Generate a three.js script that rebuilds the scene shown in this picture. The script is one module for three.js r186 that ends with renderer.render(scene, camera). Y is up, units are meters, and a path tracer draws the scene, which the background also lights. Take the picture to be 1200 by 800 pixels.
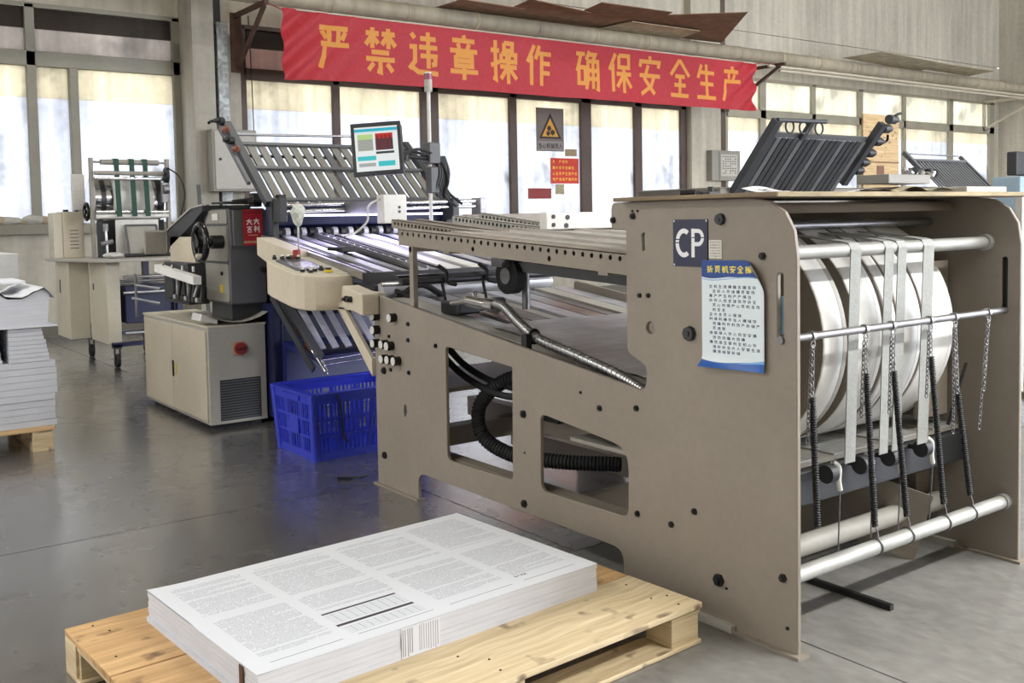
import * as THREE from 'three';
import { RoundedBoxGeometry } from 'three/addons/geometries/RoundedBoxGeometry.js';
import { mergeGeometries } from 'three/addons/utils/BufferGeometryUtils.js';
import { RectAreaLightUniformsLib } from 'three/addons/lights/RectAreaLightUniformsLib.js';

// ---------------------------------------------------------------- camera, sky, exposure
const scene = new THREE.Scene();
const camera = new THREE.PerspectiveCamera(2 * Math.atan(400 / 1168.5) * 180 / Math.PI, 1.5, 0.05, 200);
{
  const pitch = 0.0537706, roll = 0.018287, yaw = 0.635515, V = (x, y, z) => new THREE.Vector3(x, y, z);
  const fw = V(Math.sin(yaw) * Math.cos(pitch), -Math.sin(pitch), -Math.cos(yaw) * Math.cos(pitch));
  const rt = V(Math.cos(yaw), 0, Math.sin(yaw)), dn = fw.clone().cross(rt);
  const r2 = rt.clone().multiplyScalar(Math.cos(roll)).addScaledVector(dn, Math.sin(roll));
  const d2 = dn.clone().multiplyScalar(Math.cos(roll)).addScaledVector(rt, -Math.sin(roll));
  const m = new THREE.Matrix4().makeBasis(r2, d2.negate(), fw.clone().negate());
  camera.quaternion.setFromRotationMatrix(m);
  camera.position.set(0, 1.5, 0);
  camera.setViewOffset(1200, 800, 0, 81.36, 1200, 800);
}
scene.add(camera);
scene.background = new THREE.Color().setRGB(9.5, 9.9, 11);   // bright overcast daylight
const renderer = new THREE.WebGLRenderer();
renderer.toneMapping = THREE.LinearToneMapping;
renderer.toneMappingExposure = 0.95;
renderer.shadowMap.enabled = true;
RectAreaLightUniformsLib.init();
const LAMP_POWER = 150, LAMP_COLOR = new THREE.Color().setRGB(1, 0.99, 0.95);

// ---------------------------------------------------------------- helpers
let seed = 12345;
const rnd = () => ((seed = (seed * 1664525 + 1013904223) >>> 0) / 4294967296);
const rr = (a, b) => a + (b - a) * rnd();
const v3 = (a) => new THREE.Vector3(a[0], a[1], a[2]);
const box = (x0, y0, z0, x1, y1, z1) => new THREE.BoxGeometry(Math.abs(x1 - x0), Math.abs(y1 - y0), Math.abs(z1 - z0)).translate((x0 + x1) / 2, (y0 + y1) / 2, (z0 + z1) / 2);
const rbox = (x0, y0, z0, x1, y1, z1, r = 0.01, s = 2) => new RoundedBoxGeometry(Math.abs(x1 - x0), Math.abs(y1 - y0), Math.abs(z1 - z0), s, r).translate((x0 + x1) / 2, (y0 + y1) / 2, (z0 + z1) / 2);
function between(g, p, q) {                       // a shape built along +y, centred, put between two points
  const a = v3(p), b = v3(q), d = b.clone().sub(a);
  const m = new THREE.Matrix4().compose(a.clone().add(b).multiplyScalar(0.5), new THREE.Quaternion().setFromUnitVectors(new THREE.Vector3(0, 1, 0), d.clone().normalize()), new THREE.Vector3(1, 1, 1));
  return g.applyMatrix4(m);
}
const dist = (p, q) => Math.hypot(p[0] - q[0], p[1] - q[1], p[2] - q[2]);
const cyl = (p, q, r, n = 16, r2 = r) => between(new THREE.CylinderGeometry(r2, r, dist(p, q), n), p, q);
function bar(p, q, w, h, up = [0, 1, 0]) {        // rectangular bar from p to q, w across, h along "up"
  const a = v3(p), b = v3(q), d = b.clone().sub(a), L = d.length(); d.normalize();
  const side = d.clone().cross(v3(up)).normalize(), u = side.clone().cross(d);
  const m = new THREE.Matrix4().makeBasis(side, u, d.clone().negate()).setPosition(a.add(b).multiplyScalar(0.5));
  return new THREE.BoxGeometry(w, h, L).applyMatrix4(m);
}
const tube = (pts, r, n = 8, seg = pts.length * 6) => new THREE.TubeGeometry(new THREE.CatmullRomCurve3(pts.map(v3)), seg, r, n);
function flipped(g) { const p = g.index ? g.toNonIndexed() : g; for (const k of Object.keys(p.attributes)) { const a = p.attributes[k], s = a.itemSize; for (let i = 0; i < a.count; i += 3) for (let c = 0; c < s; c++) { const t = a.array[(i + 1) * s + c]; a.array[(i + 1) * s + c] = a.array[(i + 2) * s + c]; a.array[(i + 2) * s + c] = t; } } return p; }
function shapeOf(pts, holes = []) {
  const s = new THREE.Shape(pts.map((p) => new THREE.Vector2(p[0], p[1])));
  for (const h of holes) s.holes.push(new THREE.Path(h.map((p) => new THREE.Vector2(p[0], p[1]))));
  return s;
}
const ext = (pts, d, holes, bev) => new THREE.ExtrudeGeometry(shapeOf(pts, holes), bev ? { depth: d - 2 * bev, bevelEnabled: true, bevelSize: bev, bevelThickness: bev, bevelSegments: 1, bevelOffset: -bev, curveSegments: 6 } : { depth: d, bevelEnabled: false, curveSegments: 6 }).translate(0, 0, bev || 0);
const prismZ = (pts, z0, z1, holes, bev) => ext(pts, z1 - z0, holes, bev).translate(0, 0, z0);                                    // [x, y]
const prismX = (pts, x0, x1, holes, bev) => { const g = ext(pts, x1 - x0, holes, bev).applyMatrix4(new THREE.Matrix4().set(0, 0, 1, x0, 0, 1, 0, 0, 1, 0, 0, 0, 0, 0, 0, 1)); return flipped(g); };   // [z, y]
const prismY = (pts, y0, y1, holes, bev) => { const g = ext(pts, y1 - y0, holes, bev).applyMatrix4(new THREE.Matrix4().set(1, 0, 0, 0, 0, 0, 1, y0, 0, 1, 0, 0, 0, 0, 0, 1)); return flipped(g); };   // [x, z]
const circle = (cx, cy, r, n = 10) => Array.from({ length: n }, (_, i) => [cx + r * Math.cos(i / n * 2 * Math.PI), cy + r * Math.sin(i / n * 2 * Math.PI)]);
function rounded(pts, r) {                          // corners of a polygon rounded; r is a number or one per corner
  const out = [], n = pts.length;
  for (let i = 0; i < n; i++) {
    const p = pts[i], a = pts[(i + n - 1) % n], b = pts[(i + 1) % n], k = Array.isArray(r) ? r[i] : r;
    if (!k) { out.push(p); continue; }
    const la = Math.hypot(a[0] - p[0], a[1] - p[1]), lb = Math.hypot(b[0] - p[0], b[1] - p[1]), q = Math.min(k, la / 2.01, lb / 2.01);
    const s = [p[0] + (a[0] - p[0]) * q / la, p[1] + (a[1] - p[1]) * q / la], e = [p[0] + (b[0] - p[0]) * q / lb, p[1] + (b[1] - p[1]) * q / lb];
    for (let t = 0; t <= 1.001; t += 0.25) out.push([(1 - t) * (1 - t) * s[0] + 2 * t * (1 - t) * p[0] + t * t * e[0], (1 - t) * (1 - t) * s[1] + 2 * t * (1 - t) * p[1] + t * t * e[1]]);
  }
  return out;
}
function sheet(nx, ny, f) {                          // a thin surface, f(u, v) -> [x, y, z]; uv runs 0..1
  const g = new THREE.PlaneGeometry(1, 1, nx, ny), p = g.attributes.position, uv = g.attributes.uv;
  for (let i = 0; i < p.count; i++) { const q = f(uv.getX(i), uv.getY(i)); p.setXYZ(i, q[0], q[1], q[2]); }
  g.computeVertexNormals();
  return g;
}
function metreUV(g) {                                // texture coordinates in metres, by the axis each face looks along
  const p = g.attributes.position.array, n = p.length / 9, uv = new Float32Array(n * 6);
  for (let i = 0; i < n; i++) {
    const o = i * 9, ax = p[o + 3] - p[o], ay = p[o + 4] - p[o + 1], az = p[o + 5] - p[o + 2], bx = p[o + 6] - p[o], by = p[o + 7] - p[o + 1], bz = p[o + 8] - p[o + 2];
    const nx = Math.abs(ay * bz - az * by), ny = Math.abs(az * bx - ax * bz), nz = Math.abs(ax * by - ay * bx);
    for (let k = 0; k < 3; k++) {
      const x = p[o + k * 3], y = p[o + k * 3 + 1], z = p[o + k * 3 + 2], w = i * 6 + k * 2;
      if (nx >= ny && nx >= nz) { uv[w] = z; uv[w + 1] = y; } else if (ny >= nz) { uv[w] = x; uv[w + 1] = z; } else { uv[w] = x; uv[w + 1] = y; }
    }
  }
  g.setAttribute('uv', new THREE.BufferAttribute(uv, 2));
  return g;
}
function join(list, keepUV) {
  const l = (Array.isArray(list) ? list : [list]).map((g) => {
    const q = g.index ? g.toNonIndexed() : g.clone();
    for (const k of Object.keys(q.attributes)) if (!['position', 'normal', 'uv'].includes(k)) q.deleteAttribute(k);
    return q;
  });
  const m = l.length > 1 ? mergeGeometries(l) : l[0];
  return keepUV ? m : metreUV(m);
}
const names = new Map(), bases = new Map();
function numbered(n) { const k = names.get(n) || 0; names.set(n, k + 1); return k ? n + '_' + String(k).padStart(3, '0') : n; }
function tag(o, label, category, group, kind) { if (label) o.userData.label = label; if (category) o.userData.category = category; if (group) o.userData.group = group; if (kind) o.userData.kind = kind; return o; }
function thing(name, label, category, base, group, kind) {
  const o = new THREE.Group(); o.name = numbered(name); o.position.set(...base); scene.add(o); bases.set(o, base);
  return tag(o, label, category, group, kind);
}
function finish(m) { m.castShadow = true; m.receiveShadow = true; return m; }
function part(parent, name, geos, mat, label, keepUV) {   // geometry is given in world axes; the thing stands at its base
  const g = join(geos, keepUV), b = bases.get(parent);
  g.translate(-b[0], -b[1], -b[2]);
  const m = finish(new THREE.Mesh(g, mat)); m.name = name; parent.add(m); bases.set(m, b);
  if (label) m.userData.label = label;
  return m;
}
function solo(name, geos, mat, label, category, group, kind, keepUV) {
  const g = join(geos, keepUV); g.computeBoundingBox();
  const b = g.boundingBox, c = [(b.min.x + b.max.x) / 2, b.min.y, (b.min.z + b.max.z) / 2];
  g.translate(-c[0], -c[1], -c[2]);
  const m = finish(new THREE.Mesh(g, mat)); m.name = numbered(name); m.position.set(...c); scene.add(m); bases.set(m, c);
  return tag(m, label, category, group, kind);
}
function put(parent, name, geo, mat, pos, rot, label) {   // a shared geometry placed in the world, as a part
  const b = bases.get(parent), m = finish(new THREE.Mesh(geo, mat));
  m.name = name; m.position.set(pos[0] - b[0], pos[1] - b[1], pos[2] - b[2]); if (rot) m.rotation.set(...rot);
  parent.add(m); bases.set(m, pos); if (label) m.userData.label = label;
  return m;
}

// ---------------------------------------------------------------- textures
function hash(x, y, s) { let h = Math.imul(x, 374761393) ^ Math.imul(y, 668265263) ^ Math.imul(s, 974711); h = Math.imul(h ^ (h >>> 13), 1274126177); return ((h ^ (h >>> 16)) >>> 0) / 4294967296; }
function vnoise(x, y, px, py, s) {
  const xi = Math.floor(x), yi = Math.floor(y), fx = x - xi, fy = y - yi, u = fx * fx * (3 - 2 * fx), w = fy * fy * (3 - 2 * fy);
  const X = (a) => ((a % px) + px) % px, Y = (a) => ((a % py) + py) % py;
  const a = hash(X(xi), Y(yi), s), b = hash(X(xi + 1), Y(yi), s), c = hash(X(xi), Y(yi + 1), s), d = hash(X(xi + 1), Y(yi + 1), s);
  return a + (b - a) * u + (c - a) * w + (a - b - c + d) * u * w;
}
function fbm(u, v, fx, fy, oct, s) { let t = 0, a = 0.5, n = 0; for (let i = 0; i < oct; i++) { t += a * vnoise(u * fx, v * fy, fx, fy, s + i); n += a; a *= 0.5; fx *= 2; fy *= 2; } return t / n; }
function tex(n, metres, f, srgb = true, m2 = metres) {
  const d = new Uint8Array(n * n * 4);
  for (let y = 0; y < n; y++) for (let x = 0; x < n; x++) { const c = f(x / n, y / n), o = (y * n + x) * 4; for (let k = 0; k < 3; k++) d[o + k] = Math.max(0, Math.min(255, (Array.isArray(c) ? c[k] : c) * 255)); d[o + 3] = 255; }
  const t = new THREE.DataTexture(d, n, n); t.wrapS = t.wrapT = THREE.RepeatWrapping; t.magFilter = THREE.LinearFilter; t.minFilter = THREE.LinearMipmapLinearFilter; t.generateMipmaps = true;
  t.repeat.set(1 / metres, 1 / m2); if (srgb) t.colorSpace = THREE.SRGBColorSpace; t.needsUpdate = true;
  return t;
}
const T = {};
T.floor = tex(1024, 5.3, (u, v) => {
  const a = fbm(u, v, 3, 3, 4, 1), b = fbm(u, v, 30, 18, 4, 7), c = fbm(u, v, 180, 110, 2, 9), st = fbm(u, v, 5, 26, 4, 13);
  let k = 0.85 + (a - 0.5) * 0.2 + (b - 0.5) * 0.16 + (c - 0.5) * 0.14; if (st > 0.6) k += (st - 0.6) * 0.35;
  return [k, k * 0.995, k * 0.98];
});
T.floorRough = tex(512, 4.1, (u, v) => { const a = fbm(u, v, 5, 5, 5, 31), b = fbm(u, v, 40, 40, 3, 37); return 0.78 + (a - 0.5) * 0.12 + (b - 0.5) * 0.16; }, false);
T.floorBump = tex(1024, 1.9, (u, v) => 0.6 * fbm(u, v, 10, 10, 3, 41) + 0.4 * fbm(u, v, 70, 70, 3, 43), false);
T.paint = tex(512, 1.3, (u, v) => { const a = fbm(u, v, 4, 4, 4, 51), b = fbm(u, v, 60, 60, 2, 57); let k = 0.94 + (a - 0.5) * 0.1 + (b - 0.5) * 0.04; return [k, k * 0.995, k * 0.98]; });
T.steel = tex(512, 0.9, (u, v) => { const a = fbm(u, v, 3, 40, 4, 61), b = fbm(u, v, 8, 8, 4, 67); const k = 0.9 + (a - 0.5) * 0.2 + (b - 0.5) * 0.22; return k; });
T.wall = tex(1024, 6.1, (u, v) => { const a = fbm(u, v, 5, 3, 4, 71), s = fbm(u, v, 60, 4, 3, 77), b = fbm(u, v, 90, 90, 2, 79); let k = 0.9 + (a - 0.5) * 0.2 + (s - 0.5) * 0.18 + (b - 0.5) * 0.06; return [k, k * 0.99, k * 0.968]; });
function woodTex(s, dark) { return tex(512, 0.8, (u, v) => {
  const w = fbm(u, v, 3, 3, 3, s) * 0.5, g = fbm(u, v + w * 0.12, 3, 40, 4, s + 3), f = fbm(u, v, 6, 160, 2, s + 5), kn = fbm(u, v, 9, 12, 3, s + 9);
  const k = 0.92 + (g - 0.5) * 0.24 + (f - 0.5) * 0.1; let r = k, gg = k * (0.985 - (1 - k) * 0.2), b = k * (0.95 - (1 - k) * 0.5);
  if (kn > 0.72) { const q = (kn - 0.72) * 2.2; r -= q; gg -= q * 1.05; b -= q; }
  return [r * dark, gg * dark, b * dark];
}); }
T.wood = woodTex(81, 1); T.wood2 = woodTex(181, 0.95);
T.board = tex(512, 0.7, (u, v) => { const a = fbm(u, v, 5, 5, 4, 91), b = fbm(u, v, 20, 120, 2, 97); const k = 0.86 + (a - 0.5) * 0.26 + (b - 0.5) * 0.12; return [k, k * 0.98, k * 0.94]; });
T.edges = tex(512, 0.25, (u, v) => { const a = fbm(u, v, 2, 128, 3, 101), b = fbm(u, v, 3, 6, 3, 103); const k = 0.95 + (a - 0.5) * 0.12 + (b - 0.5) * 0.04; return [k, k, k * 1.005]; });
T.glass = tex(1024, 3.1, (u, v) => { const a = fbm(u, v, 4, 3, 5, 111), s = fbm(u, v, 34, 2, 4, 117), b = fbm(u, v, 70, 60, 3, 119), d = fbm(u, v, 9, 7, 4, 113); let k = 0.9 + (a - 0.5) * 0.16 + (s - 0.5) * 0.14 + (b - 0.5) * 0.07; if (d > 0.62) k -= (d - 0.62) * 0.6; return k; });
T.cloth = tex(512, 0.5, (u, v) => { const a = fbm(u, v, 128, 128, 1, 121), b = fbm(u, v, 5, 5, 4, 127); const k = 0.92 + (a - 0.5) * 0.1 + (b - 0.5) * 0.12; return k; });
T.galv = tex(512, 0.6, (u, v) => { const a = fbm(u, v, 14, 14, 3, 131), b = fbm(u, v, 5, 40, 3, 137); const k = 0.85 + (a - 0.5) * 0.45 + (b - 0.5) * 0.15; return k; });
T.fineBump = tex(256, 0.05, (u, v) => fbm(u, v, 32, 32, 3, 141), false);

// ---------------------------------------------------------------- materials
const mats = [];
function M(color, roughness = 0.6, metalness = 0, map = null, extra = {}) { const m = new THREE.MeshPhysicalMaterial({ color, roughness, metalness, map, side: THREE.DoubleSide, ...extra }); mats.push(m); return m; }
const grey = M('#958c82', 0.48, 0.0, T.paint, { bumpMap: T.fineBump, bumpScale: 0.0002 }), greyDark = M('#6b675f', 0.5, 0, T.paint), greyLight = M('#b3b1ab', 0.5, 0, T.paint), charcoal = M('#33353a', 0.5, 0, T.paint);
const rackGrey = M('#7b7a74', 0.5, 0, T.paint), graphite = M('#5a5c60', 0.5, 0, T.paint), graphiteLight = M('#97948d', 0.5, 0, T.paint);
const cream = M('#cfc5b3', 0.55, 0, T.paint), creamWhite = M('#cfc9ba', 0.5, 0, T.paint), white = M('#dddddb', 0.45, 0, T.paint), whiteShiny = M('#f0f1f2', 0.36, 0, T.paint);
const black = M('#141416', 0.5), rubber = M('#1c1c1e', 0.75), blackShiny = M('#0e0e10', 0.22), navy = M('#1b2149', 0.42, 0, T.paint), navyBlue = M('#182263', 0.4, 0, T.paint);
const steel = M('#b9b9bb', 0.3, 0.9, T.steel), matteRod = M('#b4b4b0', 0.5, 0.25, T.steel), steelDull = M('#98979a', 0.45, 0.75, T.steel), chrome = M('#d8d8da', 0.16, 1), darkSteel = M('#4a4a4d', 0.42, 0.7, T.steel), galv = M('#a9adaa', 0.5, 0.5, T.galv);
const belt = M('#a3a5a2', 0.6, 0, T.cloth), beltGreen = M('#1f4a3c', 0.7, 0, T.cloth), beltPale = M('#c9c9d2', 0.35, 0.1, T.steel);
const wood = M('#e2c49a', 0.6, 0, T.wood), woodPale = M('#efdfc0', 0.6, 0, T.wood2), woodTan = M('#dcb88a', 0.6, 0, T.wood), woodDark = M('#c99a68', 0.65, 0, T.wood), ply = M('#9c8b74', 0.7, 0, T.board), card = M('#8f6f55', 0.85, 0, T.board), cardPale = M('#c3b79c', 0.85, 0, T.board);
const paper = M('#d6d8de', 0.8), paperEdge = M('#d6d9e1', 0.85, 0, T.edges), paperWarm = M('#e2dfd8', 0.85, 0, T.edges), brown = M('#5a4a42', 0.55, 0, T.paint), aluFrame = M('#8d8a7e', 0.5, 0.2, T.paint);
const plaster = M('#cdc8bb', 0.85, 0, T.wall), plasterPale = M('#cfcabb', 0.85, 0, T.wall), plasterGrey = M('#b8b5ab', 0.85, 0, T.wall), pipeMat = M('#a89f8c', 0.6, 0, T.wall), rust = M('#5c4237', 0.75, 0, T.board);
const red = M('#b3262e', 0.6, 0, T.cloth), redPlain = M('#8c2420', 0.5), yellow = M('#c9b12c', 0.5), orange = M('#7d4a38', 0.55), crateBlue = M('#2433b4', 0.38, 0, null, { clearcoat: 0.15 });
const floorLitTone = M('#999896', 0.55, 0, T.floor, { roughnessMap: T.floorRough, bumpMap: T.floorBump, bumpScale: 0.004 });  // front slabs: the brighter light there is put into a paler colour
const floorShadeTone = M('#6b6a6a', 0.34, 0, T.floor, { ior: 1.85, clearcoat: 1, clearcoatRoughness: 0.2, roughnessMap: T.floorRough, bumpMap: T.floorBump, bumpScale: 0.0009 });  // back slabs: the shade by the machines is put into a darker colour
const frosted = M('#bbbcbd', 0.9, 0, T.glass, { transmission: 0.95, thickness: 0 }), dusty = M('#b9b3a2', 0.85, 0, T.glass, { transmission: 0.95, thickness: 0 }), clearGlass = M('#cbc8c2', 0.25, 0, null, { transmission: 1, thickness: 0 });
const foil = M('#c9cbd2', 0.4, 0, null, { transmission: 0.4, thickness: 0 });

// ---------------------------------------------------------------- lettering: Chinese characters as strokes on a grid of 100
const GLYPH = {
  严: '12,14 88,14;36,14 36,42;62,14 62,42;18,20 28,36;82,20 72,36;12,46 90,46;24,46 22,70 10,94', 禁: '8,16 46,16;27,4 27,46;27,18 8,40;27,20 44,36;54,16 92,16;73,4 73,46;73,18 54,38;73,20 94,40;24,54 76,54;8,68 92,68;50,68 50,94 40,92;30,76 14,92;70,76 86,92',
  违: '40,18 88,18;36,36 92,36;64,4 64,80;40,54 86,54 84,70 74,72;14,8 24,18;8,36 24,36 24,66 8,82;16,78 34,88 94,90', 章: '50,2 54,12;14,14 86,14;32,20 36,32;68,20 62,32;6,36 94,36;24,46 76,46 76,68 24,68 24,46;24,57 76,57;6,80 94,80;50,68 50,98',
  操: '6,26 36,26;22,4 22,90 12,86;6,60 36,50;52,8 80,8 80,24 52,24 52,8;42,32 62,32 62,48 42,48 42,32;70,32 92,32 92,48 70,48 70,32;38,60 96,60;67,50 67,98;64,62 40,88;70,62 96,86', 作: '34,4 10,44;24,28 24,96;52,4 38,36;46,22 94,22;60,22 60,96;60,44 90,44;60,66 90,66',
  确: '6,12 40,12;24,12 8,54;14,44 38,44 38,82 14,82 14,44;58,4 44,26;56,12 80,12 72,26;50,28 90,28 90,94 82,92;50,28 50,70 42,96;50,50 90,50;50,70 90,70;70,28 70,94', 保: '32,4 8,44;22,28 22,96;46,8 86,8 86,36 46,36 46,8;36,52 96,52;66,36 66,98;64,54 38,84;68,54 96,84',
  安: '50,2 52,12;10,30 12,16 90,16 86,30;44,24 30,58 74,94;8,50 94,50;70,50 58,76 16,96', 全: '50,2 8,42;50,2 92,42;28,44 72,44;24,66 76,66;10,92 90,92;50,44 50,92', 生: '28,6 10,42;22,26 88,26;50,4 50,92;20,56 82,56;6,92 94,92', 产: '50,2 52,12;14,16 86,16;34,22 40,36;68,22 60,38;14,42 90,42;22,42 20,70 8,96',
  折: '6,26 36,26;22,4 22,90 12,86;6,60 36,50;80,6 52,16;52,16 52,50 42,92;52,42 96,42;76,42 76,96', 页: '8,10 92,10;50,10 42,24;24,26 76,26;24,26 24,72;76,26 76,72;50,36 48,66 14,94;58,74 86,94', 机: '6,28 42,28;24,4 24,96;24,32 8,66;26,38 40,56;56,12 54,60 42,94;56,12 82,12 82,84 96,90 96,76',
  大: '8,34 92,34;50,4 48,40 12,94;52,40 90,94', 吉: '10,18 90,18;50,2 50,42;24,42 76,42;26,56 74,56 74,92 26,92 26,56', 利: '44,4 16,14;8,32 52,32;30,12 30,96;30,36 8,70;32,40 48,58;66,14 66,70;88,4 88,94 78,90',
  当: '50,2 50,36;20,10 32,30;80,10 68,30;16,42 82,42 82,92 14,92;20,66 82,66', 心: '14,50 8,78;34,34 34,84 74,88 76,70;48,16 58,36;78,32 94,64', 械: '6,28 36,28;22,4 22,96;22,34 8,62;40,26 96,26;48,44 48,70 40,90;62,44 62,90;40,56 70,56;74,6 80,60 94,92;92,48 70,92;84,6 92,16', 伤: '30,4 8,44;22,28 22,96;52,4 40,30;48,18 92,18;44,40 88,40 82,92 70,88;64,24 60,60 38,94', 人: '50,4 46,44 10,94;50,30 90,94',
};
function glyph(g, ch, x, y, w, h, thick) {
  g.lineWidth = thick; g.lineJoin = 'miter'; g.lineCap = 'butt';
  for (const s of GLYPH[ch].split(';')) { g.beginPath(); s.split(' ').forEach((p, i) => { const [a, b] = p.split(',').map(Number); g[i ? 'lineTo' : 'moveTo'](x + a / 100 * w, y + b / 100 * h); }); g.stroke(); }
}
function smallGlyph(g, x, y, s) {                    // a character too small to read in the photograph
  const keys = Object.keys(GLYPH); glyph(g, keys[Math.floor(rnd() * keys.length)], x, y, s, s, Math.max(1, s * 0.13));
}
function canvasMat(w, h, draw, rough = 0.6, extra = {}) {
  const c = document.createElement('canvas'); c.width = w; c.height = h; const g = c.getContext('2d'); draw(g, w, h);
  const t = new THREE.CanvasTexture(c); t.colorSpace = THREE.SRGBColorSpace; t.anisotropy = 8;
  return M('#ffffff', rough, 0, t, extra);
}

// ================================================================ THE ROOM
const XL = -7, XR = 27.73, ZB = -14.5, ZF = 4.5, YC = 8;
{ // floor: poured slabs with narrow joints between them
  const f = thing('floor', 'worn grey concrete factory floor with narrow joints', 'floor', [10, -0.2, -3], null, 'structure');
  part(f, 'subfloor', box(XL - 0.3, -0.3, ZB - 0.3, XR + 0.3, -0.012, ZF + 0.3), charcoal);
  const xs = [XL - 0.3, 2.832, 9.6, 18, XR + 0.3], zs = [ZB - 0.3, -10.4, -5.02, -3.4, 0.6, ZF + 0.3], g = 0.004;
  for (let i = 0; i < 4; i++) for (let k = 0; k < 5; k++) part(f, 'slab', box(xs[i] + g, -0.2, zs[k] + g, xs[i + 1] - g, 0, zs[k + 1] - g), k > 2 ? floorLitTone : floorShadeTone);  // same concrete throughout; light and shade painted as two slab tones
}
function structure(name, geos, mat, label) { const o = thing(name, label, name.split('_')[0], [0, 0, 0], null, 'structure'); (Array.isArray(geos[0]) ? geos : [geos]).forEach((g, i) => part(o, 'panel', g, Array.isArray(mat) ? mat[i] : mat)); return o; }
structure('ceiling', [box(XL - 0.3, YC, ZB - 0.3, XR + 0.3, YC + 0.2, ZF + 0.3)], plasterPale, 'pale flat ceiling of the factory hall');
{
  const w = thing('wall_back', 'stained pale plaster wall with long rows of windows', 'wall', [0, 0, ZB], null, 'structure');
  part(w, 'lower_panel', box(XL, 0, ZB - 0.24, XR, 1.4, ZB), M('#c4c1b7', 0.85, 0, T.wall));
  for (const [a, b] of [[XL, -1], [4.75, 5.77], [15.18, 16.4], [27.42, XR]]) part(w, 'pier', box(a, 1.4, ZB - 0.24, b, 4.45, ZB), plasterPale);
  part(w, 'pier_strip', box(5.33, 0, ZB, 5.5, 4.2, -13.95), plasterGrey); part(w, 'recess', box(5.116, 0, ZB, 5.33, YC, -14.22), charcoal);
  part(w, 'lintel_panel', box(XL, 4.45, ZB - 0.24, XR, 5.432, ZB), plaster);
  for (const [a, b] of [[XL, 5.4], [5.41, 16.2], [16.21, XR]]) part(w, 'upper_panel', box(a, 5.445, ZB - 0.24, b, YC, ZB), plaster);
}
structure('wall_left', [[box(XL - 0.24, 0, ZB, XL, 0.9, ZF)], [box(XL - 0.24, 5.8, ZB, XL, YC, ZF)], ...[[ZB, -12.5], [-6.5, -5.8], [-0.5, 1], [4.2, ZF]].map(([a, b]) => [box(XL - 0.24, 0.9, a, XL, 5.8, b)])], plaster, 'plaster side wall with open window bays');
for (const [a, b, n] of [[-12.5, -6.5, 4], [-5.8, -0.5, 5], [1, 4.2, 6]]) { const w = thing('window_' + n, `clear side window number ${n} in the plaster side wall`, 'window', [XL, 0.9, (a + b) / 2], null, 'structure'); part(w, 'frame', [box(XL - 0.1, 0.9, a, XL, 0.98, b), box(XL - 0.1, 5.72, a, XL, 5.8, b), ...[0, 1, 2, 3].map((k) => a + k * (b - a - 0.08) / 3).map((z) => box(XL - 0.1, 0.9, z, XL, 5.8, z + 0.08))], aluFrame); for (let k = 0; k < 3; k++) part(w, 'pane', box(XL - 0.06, 0.98, a + 0.08 + k * (b - a - 0.08) / 3, XL - 0.055, 5.72, a + (k + 1) * (b - a - 0.08) / 3), clearGlass); }
structure('wall_right', [box(XR, 0, ZB, XR + 0.24, YC, ZF)], plasterPale, 'cream plaster end wall beyond the last window');
structure('wall_front', [[box(XL, 0, ZF, 9, YC, ZF + 0.24)], [box(9, 6.2, ZF, 25, YC, ZF + 0.24)], [box(25, 0, ZF, XR, YC, ZF + 0.24)]], plaster, 'plaster wall with a wide open goods gate');
tag(solo('baseboard_back', box(XL, 0, ZB, XR, 0.16, ZB + 0.02), greyDark), 'dark grey painted skirting band under the windows', 'baseboard', null, 'structure');

// ---- windows: frame members and panes each a part
function windowBay(name, label, frame, x0, x1, posts, lower, upper, upperMats) {
  const w = thing(name, label, 'window', [(x0 + x1) / 2, 1.4, ZB], null, 'structure'), z0 = ZB - 0.1, z1 = ZB + 0.04;
  part(w, 'sill', rbox(x0, 1.4, z0, x1, 1.54, z1 + 0.05, 0.01), frame);
  part(w, 'head', box(x0, 4.4, z0, x1, 4.46, z1), frame);
  part(w, 'transom', rbox(x0, lower[1], z0, x1, upper[0], z1, 0.01), frame);
  for (const [a, b, y0, y1, dz = 0] of posts) part(w, 'mullion', rbox(a, y0, z0, b, y1, z1 + dz, 0.008), frame);
  const solid = (y) => [[x0, x0], ...posts.filter((p) => p[2] < y && p[3] > y).map((p) => [p[0], p[1]]), [x1, x1]].sort((a, b) => a[0] - b[0]);
  const lo = solid(2.5), up = solid(4.1), sp = lower[2];
  for (let i = 0; i + 1 < lo.length; i++) {
    const a = lo[i][1], b = lo[i + 1][0]; if (b - a < 0.03) continue;
    part(w, 'pane', box(a, lower[0], ZB - 0.035, b, sp, ZB - 0.03), frosted, 'white frosted pane');
    part(w, 'pane', box(a, sp, ZB - 0.035, b, lower[1], ZB - 0.03), dusty, 'cream dusty strip of glass');
  }
  for (let i = 0; i + 1 < up.length; i++) {
    const a = up[i][1], b = up[i + 1][0]; if (b - a < 0.03) continue;
    part(w, 'pane', box(a, upper[0], ZB - 0.035, b, upperMats[2] || upper[1], ZB - 0.03), upperMats[0]);
    if (upperMats[1]) part(w, 'dark_pane', box(a, upperMats[2], ZB - 0.04, b, upper[1], ZB - 0.03), upperMats[1], 'dark glossy top pane, shade of the outside canopy put into its colour');
  }
  return w;
}
const darkGlass = M('#3f3832', 0.12, 0, T.glass), dustyGrey = M('#a09a93', 0.8, 0, T.glass, { transmission: 0.8, thickness: 0 }), dustyPink = M('#8f7d75', 0.8, 0, T.glass, { transmission: 0.75, thickness: 0 });  // darkGlass: the dark canopy outside is painted into the top panes
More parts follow.
